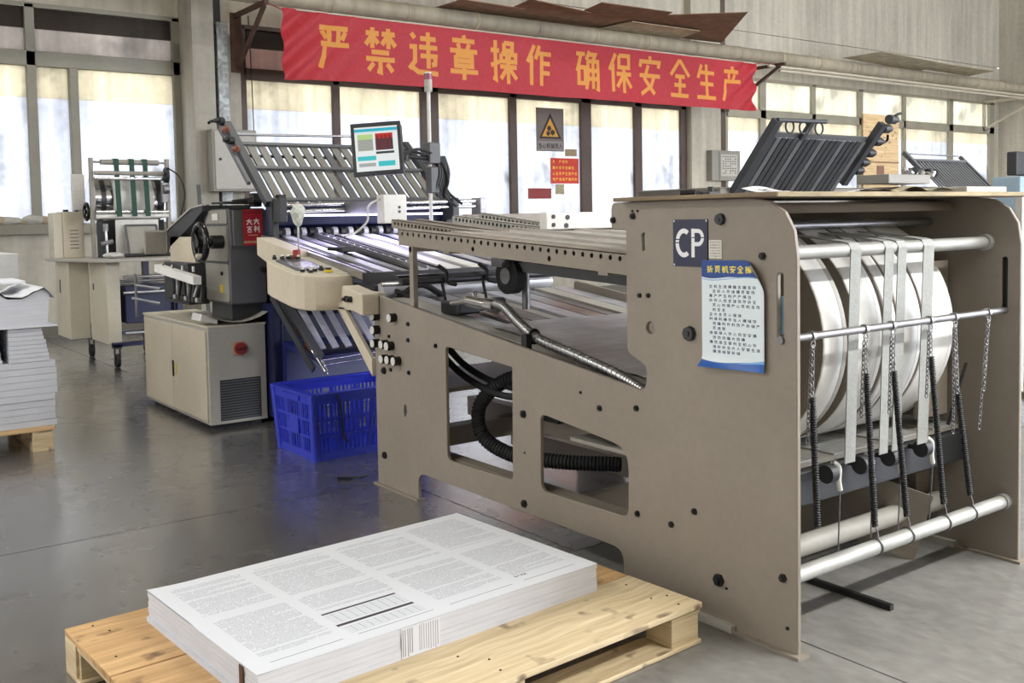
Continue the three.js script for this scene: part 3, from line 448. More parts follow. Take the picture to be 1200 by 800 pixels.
  for (const [x, za, zb, ya, yb, m] of [[2.98, -5.25, -4.3, 1.507, 1.43, grey], [3.1, -5.2, -4.3, 1.507, 1.435, grey], [3.45, -5.3, -4.35, 1.525, 1.445, greyLight], [3.62, -5.25, -4.4, 1.54, 1.45, greyLight]]) { const r = part(o, 'perforated_rail', [rail(x, za, zb, ya, yb, 0.05, 0.04, 0.0115), prismX([[za, ya], [zb, yb], [zb, yb - 0.004], [za, ya - 0.004]], x, x + 0.06)], m); part(r, 'lining', prismX([[za, ya - 0.005], [zb, yb - 0.005], [zb, yb - 0.045], [za, ya - 0.045]], x + 0.014, x + 0.02), charcoal); }
  for (const x of [3.0, 3.5, 4.0]) part(o, 'deck_beam', bar([x, D(-4.4) - 0.05, -4.4], [x, D(z1) - 0.05, z1], 0.05, 0.06), grey);
  for (const z of [-4.3, -3.1]) part(o, 'deck_crossbeam', box(2.755, D(z) - 0.1, z - 0.03, X1, D(z) - 0.03, z + 0.03), grey);
  const wb = part(o, 'guide_block', rbox(3.38, 1.435, -4.32, 3.95, 1.528, -4.26, 0.005), white, 'white plate with four holes');
  for (const [x, y, r] of [[3.43, 1.505, 0.012], [3.43, 1.46, 0.012], [3.53, 1.5, 0.014], [3.52, 1.455, 0.014]]) part(wb, 'bolt', cyl([x, y, -4.262], [x, y, -4.255], r, 10), black);
  part(o, 'guide_block', rbox(3.56, 1.46, -5.36, 4.2, 1.53, -5.3, 0.005), grey);
  part(o, 'pointer_rod', cyl([3.85, 1.47, -4.1], [NX + 0.03, 1.485, -2.96], 0.008, 8), black);
  // post and crossbar under the rail
  part(o, 'post', [rbox(2.735, 0.98, -4.64, 2.765, 1.36, -4.6, 0.004), box(2.735, 1.33, -4.64, 3.4, 1.36, -4.61)], grey);
  part(o, 'front_roller', [cyl([2.76, 1.16, -4.78], [4.15, 1.16, -4.78], 0.022, 16)], darkSteel);
  part(o, 'roller_edge', box(2.76, 1.18, -4.86, 4.15, 1.195, -4.8), black);
  for (const x of [3.02, 3.3]) part(o, 'roller_clamp', [tube([[x, 1.24, -4.8], [x + 0.03, 1.2, -4.76], [x + 0.02, 1.15, -4.74], [x + 0.08, 1.13, -4.74]], 0.012, 6, 14), cyl([x, 0.95, -4.7], [x, 1.14, -4.76], 0.009, 6)], rubber);
  const wh = part(o, 'press_wheel', [cyl([3.17, 1.19, -4.35], [3.23, 1.19, -4.35], 0.1, 28)], rubber); part(wh, 'hub', cyl([3.16, 1.19, -4.35], [3.24, 1.19, -4.35], 0.045, 16), steelDull); part(wh, 'bracket', [box(3.12, 1.24, -4.42, 3.3, 1.29, -4.32), cyl([3.3, 1.0, -4.35], [3.3, 1.28, -4.35], 0.022, 12)], steelDull);
  part(o, 'press_arm', bar([3.25, 1.24, -4.3], [3.4, 1.17, -3.3], 0.1, 0.05), graphite); part(o, 'press_arm', bar([3.7, 1.25, -4.3], [3.7, 1.15, -3.0], 0.08, 0.05), graphite);
  // inclined conveyor between the plates
  const B = (z) => 0.77 + 0.1253 * (-2.85 - z);
  part(o, 'conveyor_bed', prismX([[-5.1, B(-5.1) - 0.02], [-2.85, B(-2.85) - 0.02], [-2.85, B(-2.85) - 0.05], [-5.1, B(-5.1) - 0.05]], X0, X1), grey);
  for (let i = 0; i < 11; i++) { const xa = X0 + 0.02 + i * 0.13; part(o, 'conveyor_strip', prismX([[-5.08, B(-5.08)], [-2.85, B(-2.85)], [-2.85, B(-2.85) - 0.018], [-5.08, B(-5.08) - 0.018]], xa, xa + (i % 3 === 2 ? 0.07 : 0.118)), [steelDull, greyLight, beltPale, steel][i % 4]); }
  part(o, 'conveyor_sheet', sheet(12, 4, (u, v) => { const z = -4.2 + u * 1.3; return [2.95 + v * 1.1, B(z) + 0.006 + 0.012 * Math.sin(u * 9 + v * 4) ** 2, z]; }), M('#c2c1c5', 0.4, 0, T.steel));
  for (const [x, z] of [[3.6, -3.7], [3.9, -3.5], [3.4, -3.35]]) part(o, 'conveyor_tape', bar([x, B(z) + 0.02, z], [x + 0.25, B(z + 0.25) + 0.025, z + 0.22], 0.05, 0.006), white);
  part(o, 'drive_motor', [rbox(2.9, 0.99, -4.6, 3.05, 1.06, -4.42, 0.015), cyl([3.05, 1.03, -4.5], [3.25, 1.03, -4.5], 0.035, 16)], darkSteel);
  // air hose along the near edge
  const conn = part(o, 'hose_connector', [cyl([2.79, 1.09, -4.16], [2.8, 1.075, -3.97], 0.028, 16), cyl([2.8, 1.078, -4.0], [2.8, 1.073, -3.93], 0.036, 16), cyl([2.78, 1.07, -4.3], [2.79, 1.09, -4.16], 0.012, 8), cyl([2.86, 1.12, -4.2], [2.79, 1.085, -4.1], 0.014, 8)], chrome);
  const hp = [[2.8, 1.085, -3.97], [2.8, 1.08, -3.88], [2.8, 1.01, -3.75], [2.79, 0.95, -3.6], [2.775, 0.9, -3.3], [2.77, 0.84, -3.0], [2.775, 0.79, -2.86]];
  part(o, 'braided_hose', [tube(hp, 0.022, 12, 60), ...(() => { const c = new THREE.CatmullRomCurve3(hp.map(v3)), l = []; for (let i = 3; i < 60; i++) { const p = c.getPoint(i / 60), t = c.getTangent(i / 60); l.push(new THREE.TorusGeometry(0.0222, 0.003, 4, 12).applyQuaternion(new THREE.Quaternion().setFromUnitVectors(new THREE.Vector3(0, 0, 1), t)).translate(p.x, p.y, p.z)); } return l; })()], steel);
  part(conn, 'hose_clamp', [new THREE.TorusGeometry(0.03, 0.008, 6, 16).translate(2.79, 0.955, -3.62), box(2.73, 0.9, -3.64, 2.76, 0.97, -3.6)], black);
  // inside, seen through the cut-outs
  part(o, 'inner_shelf', box(X0, 0.6, -5.0, X1, 0.62, -4.35), grey);
  part(o, 'inner_beam', box(X0 + 0.03, 0.2, -4.9, X0 + 0.1, 0.27, -2.5), grey); part(o, 'inner_beam', box(X1 - 0.1, 0.22, -4.9, X1, 0.32, -2.5), grey); part(o, 'slot_block', box(X1 + 0.021, 1.05, -2.2, X1 + 0.06, 1.32, -2.12), black);
  part(o, 'inner_crossbeam', box(X0, 0.3, -4.52, X1, 0.4, -4.42), grey); part(o, 'inner_crossbeam', box(X0, 0.15, -3.55, X1, 0.2, -3.45), grey); part(o, 'inner_girder', box(3.3, 0.33, -4.95, 3.38, 0.44, -3.4), grey); part(o, 'inner_girder', box(3.62, 0.1, -4.95, 3.7, 0.2, -3.4), grey); part(o, 'inner_guard', box(3.36, 0.12, -3.42, 3.38, 0.5, -2.5), grey);
  part(o, 'blower', [cyl([3.2, 0.62, -4.0], [3.5, 0.62, -4.0], 0.13, 24), cyl([3.5, 0.62, -4.0], [3.62, 0.62, -4.0], 0.09, 20), rbox(3.15, 0.45, -4.1, 3.55, 0.52, -3.9, 0.01)], black);
  for (const pts of [[[2.85, 0.85, -4.5], [2.95, 0.72, -4.45], [3.0, 0.64, -4.2], [3.0, 0.66, -3.95], [3.0, 0.8, -3.8]], [[2.82, 0.8, -4.5], [2.9, 0.68, -4.4], [2.95, 0.6, -4.15], [2.98, 0.62, -3.9], [3.05, 0.7, -3.7]]]) part(o, 'air_hose', tube(pts, 0.018, 10, 40), rubber);
  const ribbed = (pts, r) => { const c = new THREE.CatmullRomCurve3(pts.map(v3)), l = [tube(pts, r, 12, 50)], n = Math.round(c.getLength() / 0.018); for (let i = 0; i < n; i++) { const p = c.getPointAt(i / n), t = c.getTangentAt(i / n); l.push(new THREE.TorusGeometry(r, 0.005, 4, 14).applyQuaternion(new THREE.Quaternion().setFromUnitVectors(new THREE.Vector3(0, 0, 1), t)).translate(p.x, p.y, p.z)); } return l; };
  part(o, 'suction_hose', ribbed([[3.1, 0.7, -3.95], [3.0, 0.66, -4.15], [2.93, 0.52, -4.28], [2.92, 0.38, -4.25], [2.97, 0.3, -4.1], [3.1, 0.28, -3.85], [3.3, 0.28, -3.6]], 0.035), rubber);
  part(o, 'inner_panel', [bar([3.9, 0.14, -2.35], [3.3, 0.5, -3.55], 0.01, 0.3), box(X0 + 0.1, 0.62, -3.5, X1, 0.66, -3.3)], grey);
  part(o, 'tray_sheet', bar([2.8, 0.2, -3.3], [4.1, 0.34, -3.0], 0.35, 0.01), grey);
}
// ---- board lying across the top of the feeder and what lies on it
{
  const b = thing('plywood_board', 'long dusty plywood board lying across the top of the feeder', 'board', [3.5, 1.557, -2.5]);
  part(b, 'sheet', rbox(2.66, 1.557, -2.93, 4.75, 1.573, -2.13, 0.004), ply); part(b, 'edge_strip', box(2.66, 1.5565, -2.132, 4.75, 1.5725, -2.124), cardPale);
}
solo('print_sheet', sheet(8, 4, (u, v) => [3.15 + u * 0.3, 1.576 + 0.028 * (1 - v) ** 2 + 0.01 * Math.sin(u * 5), -2.7 + v * 0.2]), canvasMat(128, 64, (g) => { g.fillStyle = '#d8dadd'; g.fillRect(0, 0, 128, 64); g.fillStyle = '#3d3d44'; for (let i = 0; i < 26; i++) g.fillRect(rnd() * 100 + 8, rnd() * 40 + 10, 4 + rnd() * 12, 3); }), 'curled sheet with dark print lying on the plywood board', 'paper', null, null, true);
solo('loose_paper', sheet(8, 4, (u, v) => [3.45 + u * 0.26, 1.576 + 0.035 * u * v, -2.62 + v * 0.2]), paper, 'blank white sheet on the plywood board beside the printed one', 'paper');
solo('crumpled_paper', sheet(10, 6, (u, v) => [3.62 + u * 0.42, 1.576 + 0.03 * Math.abs(Math.sin(u * 6 + v * 3)) * (1 - Math.abs(u - 0.5)), -2.5 + v * 0.2]), cardPale, 'crumpled tan paper lying on the plywood board', 'paper');
solo('paper_pad', rbox(4.05, 1.574, -2.5, 4.38, 1.6, -2.25, 0.004), greyLight, 'flat grey pad of paper near the end of the plywood board', 'paper');
solo('yellow_folder', box(2.95, 1.574, -2.85, 3.3, 1.579, -2.72), M('#d8cf8e', 0.7), 'thin yellow folder lying on the plywood board', 'folder');
{ const t = thing('hand_tool', 'small black tool lying at the edge of the plywood board', 'tool', [2.9, 1.574, -2.7]); part(t, 'grip', [cyl([2.82, 1.586, -2.72], [2.86, 1.586, -2.68], 0.012, 10), cyl([2.92, 1.585, -2.72], [3.05, 1.582, -2.74], 0.009, 8)], black); part(t, 'head', [cyl([2.97, 1.575, -2.7], [2.97, 1.61, -2.7], 0.012, 10), rbox(2.93, 1.574, -2.71, 2.99, 1.59, -2.67, 0.004)], charcoal); }
// ---- poster stuck on the side plate
{
  const m = canvasMat(512, 900, (g, w, h) => {
    g.fillStyle = '#dfeaf0'; g.fillRect(0, 0, w, h); g.fillStyle = '#24478e'; g.fillRect(0, 0, w, 138); g.beginPath(); g.moveTo(0, 138); g.bezierCurveTo(120, 190, 330, 80, w, 140); g.lineTo(w, 0); g.lineTo(0, 0); g.fill();
    g.strokeStyle = '#8fb3dd'; g.lineWidth = 8; g.beginPath(); g.moveTo(0, 152); g.bezierCurveTo(120, 204, 330, 96, w, 156); g.stroke();
    g.strokeStyle = '#e6d44e'; [...'折页机安全操作'].forEach((c, i) => glyph(g, c, 44 + i * 62, 44, 54, 62, 9));
    g.strokeStyle = '#333f52'; let y = 205; for (const [n, ind] of [[10, 0], [9, 1], [9, 0], [10, 0], [10, 1], [3, 1], [7, 0], [10, 0], [10, 1], [3, 1], [10, 0], [7, 1], [10, 0], [10, 1], [6, 1]]) { for (let i = 0; i < n; i++) smallGlyph(g, 62 + (i + (ind ? 0.7 : 0)) * 39, y, 29); y += 39; }
    g.fillStyle = '#2a5fb0'; g.beginPath(); g.moveTo(0, h - 60); g.bezierCurveTo(180, h - 20, 330, h - 70, w, h - 84); g.lineTo(w, h); g.lineTo(0, h); g.fill(); g.fillStyle = '#7fb2e6'; g.beginPath(); g.moveTo(w * 0.55, h - 46); g.lineTo(w, h - 96); g.lineTo(w, h - 70); g.fill();
  }, 0.4);
  const p = thing('safety_poster', 'blue and white laminated poster of safety rules curling on the feeder plate', 'poster', [NX, 0.94, -2.36]);
  const f = (u, v, d) => { const c1 = Math.max(0, u + v - 1.72) / 0.28, c2 = Math.max(0, (1 - v) - 0.9) / 0.1 * (1 - 0.6 * u), c3 = Math.max(0, u - 0.93) / 0.07; return [NX - 0.006 - d - 0.045 * c1 * c1 - 0.03 * c2 * c2 - 0.008 * c3, 0.955 + v * 0.385 - (1 - u) * 0.004 + 0.02 * c1 * -1, -2.504 + u * 0.29 - 0.03 * c1]; };
  part(p, 'print', sheet(24, 30, (u, v) => f(u, v, 0.0012)), m, null, true); part(p, 'backing', sheet(24, 30, (u, v) => f(u, v, 0)), white);
}
solo('blue_film', sheet(2, 6, (u, v) => [2.738, 1.09 + v * 0.13, -2.18 + u * 0.045 + 0.006 * Math.sin(v * 8)]), M('#8fb9cf', 0.4), 'pale blue plastic film showing in the slot of the feeder plate', 'film');
solo('steel_bar', bar([3.318, 0.012, -2.52], [3.315, 0.012, -2.125], 0.022, 0.022), black, 'thin black steel bar lying on the floor under the drum', 'bar');

// ================================================================ FOLDING UNIT behind the feeder
const folder = thing('folding_machine', 'grey and dark blue paper folding machine with handwheel and slatted rack', 'machine', [2.9, 0, -7]);
{
  const o = folder;
  // register table, rising towards the rollers
  const Rt = (z) => 1.19 + 0.14 * (-5.25 - z), za = -6.75, zb = -5.25;
  const strip = (x0, x1, up, h = 0.02, z0 = za, z1 = zb) => prismX([[z0, Rt(z0) + up], [z1, Rt(z1) + up], [z1, Rt(z1) + up - h], [z0, Rt(z0) + up - h]], x0, x1);
  part(o, 'register_table', strip(2.8, 4.16, -0.012, 0.04), charcoal);
  part(o, 'table_edge', [strip(2.775, 2.8, 0.014, 0.05)], steel); part(o, 'table_edge', [strip(2.83, 2.845, 0.012, 0.03)], steel);
  part(o, 'table_front', [box(2.775, Rt(zb) - 0.06, zb, 4.16, Rt(zb) + 0.004, zb + 0.025)], black);
  [[2.86, 0.04, black], [2.92, 0.07, beltPale], [3.0, 0.035, black], [3.05, 0.05, steel], [3.12, 0.03, black], [3.165, 0.06, beltPale], [3.25, 0.06, steelDull], [3.33, 0.02, black], [3.37, 0.1, whiteShiny], [3.49, 0.05, steelDull], [3.56, 0.1, whiteShiny], [3.68, 0.03, navy], [3.73, 0.09, beltPale], [3.85, 0.05, steel], [3.92, 0.09, whiteShiny], [4.03, 0.03, navy], [4.08, 0.06, steel]].forEach(([x, w, m], i) => part(o, 'table_strip', strip(x, x + w, 0.004 + (i % 3) * 0.003, 0.016), m));
  const ball = new THREE.SphereGeometry(0.014, 10, 6); for (let i = 0; i < 26; i++) { const z = -6.6 + i * 0.05; put(o, 'guide_ball', ball, i % 2 ? chrome : black, [3.195, Rt(z) + 0.014, z]); }
  part(o, 'guide_cage', [strip(3.16, 3.168, 0.03, 0.03), strip(3.222, 3.23, 0.03, 0.03)], steelDull);
  part(o, 'table_clamp', [cyl([3.0, 1.2, -5.9], [3.0, 1.33, -5.9], 0.012, 8), rbox(2.95, 1.3, -5.93, 3.06, 1.335, -5.86, 0.008), cyl([2.9, 1.325, -5.95], [2.96, 1.32, -5.9], 0.012, 8)], black);
  part(o, 'table_beam', [box(2.82, 0.98, -6.75, 2.88, 1.12, -5.2), box(4.06, 0.98, -6.75, 4.12, 1.12, -5.2), box(2.85, 1.0, -5.3, 4.1, 1.1, -5.22)], charcoal);
  part(o, 'belt_roller', cyl([2.85, 1.08, -5.18], [4.12, 1.08, -5.18], 0.05, 20), beltPale); part(o, 'belt_roller', cyl([2.82, 1.13, -5.1], [4.12, 1.13, -5.1], 0.015, 12), chrome);
  part(o, 'cable_bundle', [tube([[2.85, 1.1, -5.3], [2.95, 1.05, -5.15], [3.05, 1.12, -5.05], [3.2, 1.05, -5.05]], 0.02, 8), tube([[2.8, 1.08, -5.35], [2.9, 1.1, -5.2], [2.98, 1.05, -5.05]], 0.015, 8)], rubber);
  // body
  part(o, 'lower_body', [rbox(3.0, 0.08, -8.3, 4.25, 1.3, -6.95, 0.015)], navy);
  part(o, 'lower_body', [box(2.93, 0.05, -7.9, 3.0, 0.9, -6.97)], navy); part(o, 'body_base', box(3.05, 0, -8.2, 4.2, 0.08, -7.05), black);
  part(o, 'roller_housing', [prismX(rounded([[-6.86, 1.36], [-6.86, 1.63], [-6.76, 1.63], [-6.72, 1.56], [-6.74, 1.48], [-6.8, 1.46], [-6.8, 1.36]], 0.01), 2.86, 4.3)], navy);
  part(o, 'roller_housing', box(2.83, 1.34, -6.74, 2.87, 1.65, -6.66), charcoal); part(o, 'roller_housing', box(4.28, 1.3, -6.95, 4.33, 1.66, -6.66), charcoal);
  part(o, 'feed_roller', cyl([2.87, 1.4, -6.77], [4.28, 1.4, -6.77], 0.03, 18), chrome);
  for (let i = 0; i < 22; i++) put(o, 'roller_ring', new THREE.CylinderGeometry(0.037, 0.037, 0.036, 18).rotateZ(Math.PI / 2), i % 2 ? beltPale : black, [2.9 + i * 0.063, 1.425, -6.745]);
  part(o, 'guide_plate', [box(2.87, 1.372, -6.74, 4.28, 1.378, -6.58)], whiteShiny);
  part(o, 'cross_rod', cyl([2.86, 1.622, -6.6], [4.6, 1.645, -6.6], 0.016, 14), chrome); part(o, 'cross_rod', cyl([2.86, 1.578, -6.6], [4.6, 1.603, -6.6], 0.014, 14), chrome);
  const led = (x0, x1, y, z, tx, ty, tz, power, glow) => { part(o, 'led_strip_light', rbox(x0, y, z - 0.012, x1, y + 0.016, z + 0.012, 0.004), M('#ffffff', 0.4, 0, null, { emissive: new THREE.Color().setRGB(0.82, 0.78, 1), emissiveIntensity: glow }), 'violet-white strip lamp'); const a = new THREE.RectAreaLight(new THREE.Color().setRGB(0.66, 0.6, 1), power, x1 - x0, 0.03); a.position.set((x0 + x1) / 2, y - 0.008, z); a.lookAt(tx, ty, tz); scene.add(a); };
  led(2.95, 4.2, 1.54, -6.6, 3.57, 1.1, -6.2, 42, 2.5); led(2.95, 3.95, 0.93, -5.75, 3.45, 0, -5.95, 30, 1.5);
  for (const x of [2.86, 4.3, 4.56]) part(o, 'rod_holder', rbox(x - 0.03, 1.5, -6.68, x + 0.03, 1.67, -6.55, 0.008), x > 4.4 ? beltPale : charcoal);
  const sb = part(o, 'sensor_box', rbox(3.31, 1.48, -6.03, 3.49, 1.677, -5.93, 0.008), white, 'white sensor box'); part(sb, 'mount', box(3.36, 1.56, -6.6, 3.44, 1.64, -6.03), steelDull);
  for (const [x, y] of [[3.43, 1.59], [3.43, 1.56], [3.42, 1.5]]) part(sb, 'socket', cyl([x, y, -5.932], [x, y, -5.926], 0.01, 8), charcoal);
  part(sb, 'cable', tube([[3.31, 1.65, -5.98], [3.22, 1.6, -5.98], [3.22, 1.5, -6.0], [3.15, 1.42, -6.05], [3.05, 1.4, -6.0]], 0.007, 6, 30), white);
  // gear head with handwheel
  const head = part(o, 'gear_head', [prismX(rounded([[-7.62, 0.9], [-7.64, 1.3], [-7.64, 1.56], [-7.5, 1.61], [-7.12, 1.61], [-7.1, 1.34], [-7.12, 1.3], [-7.12, 0.9]], 0.02), 2.68, 2.96, [], 0.006)], graphite);
  part(head, 'side_cover', [prismX(rounded([[-7.6, 0.92], [-7.61, 1.2], [-7.14, 1.2], [-7.13, 1.1], [-7.13, 0.92]], 0.02), 2.668, 2.68), prismX(rounded([[-7.6, 1.22], [-7.6, 1.48], [-7.14, 1.48], [-7.14, 1.22]], 0.015), 2.664, 2.68), prismX(rounded([[-7.58, 1.5], [-7.5, 1.6], [-7.14, 1.6], [-7.14, 1.5]], 0.01), 2.668, 2.68)], graphiteLight);  // paler than the head front: light from the left painted in
  part(head, 'front_cover', [rbox(2.7, 1.33, -7.12, 3.05, 1.6, -7.085, 0.008)], graphite); part(head, 'step', box(2.96, 1.3, -7.6, 3.1, 1.6, -7.1), graphite);
  part(head, 'lock', cyl([2.672, 1.13, -7.25], [2.655, 1.13, -7.25], 0.015, 10), black); part(head, 'warning_sticker', box(2.664, 0.985, -7.3, 2.6675, 1.045, -7.24), yellow, 'yellow sticker'); part(head, 'label', box(2.662, 1.525, -7.42, 2.6675, 1.575, -7.3), white, 'white label with red stamp');
  part(head, 'front_knob', cyl([2.93, 1.15, -7.12], [2.93, 1.15, -7.07], 0.02, 10), black);
  part(head, 'pedestal', [box(2.7, 0.78, -7.58, 3.0, 0.9, -7.16)], charcoal);
  const hw = part(o, 'handwheel', [new THREE.TorusGeometry(0.128, 0.024, 12, 40).rotateY(Math.PI / 2).translate(2.5, 1.365, -7.22), cyl([2.47, 1.365, -7.22], [2.53, 1.365, -7.22], 0.04, 18), ...[0.4, 2.5, 4.6].map((a) => bar([2.5, 1.365, -7.22], [2.5, 1.365 + 0.125 * Math.sin(a), -7.22 + 0.125 * Math.cos(a)], 0.025, 0.03, [1, 0, 0]))], blackShiny);
  part(hw, 'hub', [cyl([2.5, 1.365, -7.22], [2.6, 1.365, -7.22], 0.03, 16), cyl([2.58, 1.365, -7.22], [2.67, 1.365, -7.22], 0.05, 20)], black); part(hw, 'crank_handle', cyl([2.5, 1.27, -7.15], [2.44, 1.27, -7.15], 0.016, 10), cream);
  // hood and side trays
  part(o, 'hood', [prismX([[-8.35, 1.45], [-7.75, 1.62], [-7.5, 1.64], [-7.5, 1.6], [-7.75, 1.5], [-8.35, 1.3]], 2.62, 3.0)], charcoal); part(o, 'hood_trim', [bar([2.62, 1.455, -8.35], [2.62, 1.625, -7.75], 0.02, 0.012), bar([2.62, 1.625, -7.75], [2.62, 1.645, -7.48], 0.02, 0.012), bar([2.43, 1.45, -8.36], [2.62, 1.45, -8.36], 0.02, 0.012)], greyLight);
  part(o, 'side_panel', [rbox(2.43, 1.26, -8.37, 2.6, 1.445, -8.33, 0.006)], graphiteLight); part(o, 'side_panel', [box(2.62, 0.9, -8.3, 2.68, 1.4, -7.7)], cream);
  part(o, 'drip_tray', [bar([2.46, 1.155, -8.12], [2.46, 1.09, -7.2], 0.06, 0.06)], whiteShiny, 'bright slanted tray'); for (let i = 0; i < 4; i++) part(o, 'tray_pin', cyl([2.46, 1.15, -8.0 + i * 0.24], [2.46, 1.19, -8.0 + i * 0.24], 0.01, 6), chrome);
  for (let i = 0; i < 9; i++) { const z = -7.95 + i * 0.085; part(o, 'adjusting_handle', [cyl([2.53, 1.08, z], [2.5 + rr(-0.02, 0.03), 0.94 + rr(-0.02, 0.03), z + rr(0.0, 0.04)], 0.014, 8), cyl([2.5, 0.95, z + 0.02], [2.5, 0.92, z + 0.03], 0.02, 8)], i % 3 === 1 ? steelDull : black); }
  part(o, 'gear_train', [rbox(2.53, 0.88, -8.2, 2.7, 1.2, -7.62, 0.01)], charcoal);
  part(o, 'machine_rail', [cyl([2.5, 0.98, -8.9], [2.5, 0.98, -8.2], 0.012, 8), cyl([2.5, 0.86, -9.0], [2.5, 0.86, -8.2], 0.012, 8), cyl([2.5, 0.7, -8.9], [2.5, 1.08, -8.9], 0.012, 8)], steel);
  part(o, 'clutter_box', [rbox(2.62, 1.645, -7.3, 2.9, 1.66, -7.05, 0.004), rbox(2.8, 1.65, -7.15, 3.08, 1.672, -6.95, 0.004), cyl([2.7, 1.66, -7.1], [2.95, 1.69, -7.0], 0.012, 8), rbox(2.83, 1.62, -7.1, 2.9, 1.72, -7.02, 0.008)], black);
  // upper slatted rack: two side arms, cross bars, slats
  const P = (x, t, lift = 0) => [x, 1.645 + 0.445 * t + lift * 0.78, -6.75 - 0.55 * t + lift * 0.63], up = [0, 0.78, 0.63];
  for (let i = 0; i < 16; i++) { const x = 2.93 + i * 0.087; part(o, 'rack_slat', bar(P(x, -0.02), P(x, 1.0), 0.058, 0.016, up), i % 5 === 2 ? graphite : rackGrey); }
  for (let i = 0; i < 15; i++) part(o, 'rack_rod', bar(P(2.973 + i * 0.087, 0.56, -0.03), P(2.973 + i * 0.087, 0.98, -0.03), 0.012, 0.012, up), charcoal);
  for (const [t, w, l] of [[1.0, 0.035, 0.012], [0.55, 0.03, 0.02], [0.62, 0.016, -0.03], [0.86, 0.016, -0.03], [0.02, 0.03, 0.012]]) part(o, 'rack_crossbar', bar(P(2.84, t, l), P(4.3, t, l), w, 0.018, up), l < 0 ? charcoal : graphite);
  part(o, 'rack_arm', [bar(P(2.83, -0.05, 0.01), P(2.83, 1.38, 0.01), 0.06, 0.05, up)], charcoal); part(o, 'rack_arm', [bar(P(4.32, -0.05, 0.01), P(4.32, 1.1, 0.01), 0.05, 0.05, up)], charcoal); part(o, 'rack_arm', bar(P(2.76, 0.3, 0.01), P(2.76, 1.3, 0.01), 0.025, 0.03, up), graphite);
  for (const [t, m, d, n] of [[1.36, black, 0.03, 0.03], [1.2, orange, 0.05, 0.026], [1.0, black, 0.02, 0.03], [0.84, orange, 0.05, 0.026]]) { const q = P(2.79, t, 0.04); part(o, 'rack_knob', [cyl([q[0], q[1], q[2]], [q[0] - 0.07 + d, q[1], q[2] + 0.02], n, 14), cyl([q[0] - 0.07 + d, q[1], q[2] + 0.02], [q[0] - 0.1 + d, q[1], q[2] + 0.02], n * 0.6, 10)], m, m === orange ? 'rust-red knob' : undefined); }
  part(o, 'rack_tip', tube([P(2.8, 1.38), P(2.76, 1.44), P(2.72, 1.43), P(2.7, 1.4)], 0.012, 6, 14), black); part(o, 'rack_foot', rbox(2.9, 1.64, -6.78, 2.96, 1.7, -6.72, 0.008), black);
  part(o, 'guide_wire', cyl([2.82, 2.18, -7.45], [3.9, 2.2, -7.45], 0.01, 8), steel); part(o, 'guide_wire', [cyl([2.82, 2.1, -7.35], [2.82, 2.19, -7.45], 0.012, 8), cyl([3.88, 2.1, -7.35], [3.88, 2.2, -7.45], 0.012, 8)], steelDull);
  // lower slatted rack hanging under the table
  const Q = (x, t, l = 0) => [x + 0.03 * t, 0.9 - 0.28 * t + l * 0.7, -6.62 + 0.3 * t + l * 0.7];
  for (let i = 0; i < 9; i++) part(o, 'lower_slat', bar(Q(2.99 + i * 0.1, 0), Q(2.99 + i * 0.1, 1), 0.05, 0.012, [0, 0.7, 0.7]), beltPale);
  part(o, 'lower_rack_backing', [bar(Q(2.95, 0.1, -0.02), Q(3.85, 0.1, -0.02), 0.05, 0.02, [0, 0.7, 0.7]), bar(Q(2.95, 0.95, -0.02), Q(3.85, 0.95, -0.02), 0.05, 0.02, [0, 0.7, 0.7])], charcoal);
  part(o, 'lower_rack_frame', [bar([2.9, 0.98, -6.75], [2.96, 0.58, -6.25], 0.06, 0.04)], graphite); part(o, 'lower_rack_frame', bar([2.82, 0.98, -6.7], [2.89, 0.5, -6.2], 0.02, 0.05), charcoal);
  for (const [x, y, z] of [[2.87, 0.76, -6.5], [2.91, 0.66, -6.38]]) part(o, 'orange_lever', [cyl([x, y, z], [x + 0.03, y - 0.05, z + 0.04], 0.02, 10)], orange, 'rust-orange lever');
  part(o, 'lower_rod', [cyl([2.95, 0.55, -6.25], [4.1, 0.6, -6.25], 0.008, 8), cyl([2.95, 0.52, -6.22], [4.1, 0.57, -6.22], 0.006, 8), cyl([2.93, 0.62, -6.3], [2.98, 0.48, -6.2], 0.015, 8), cyl([2.97, 0.6, -6.3], [3.0, 0.46, -6.2], 0.01, 8)], chrome);
  part(o, 'blue_apron', [prismX([[-6.95, 0.1], [-6.95, 0.62], [-6.4, 0.56], [-6.4, 0.53], [-6.9, 0.57], [-6.9, 0.1]], 3.0, 4.2)], navyBlue);
}
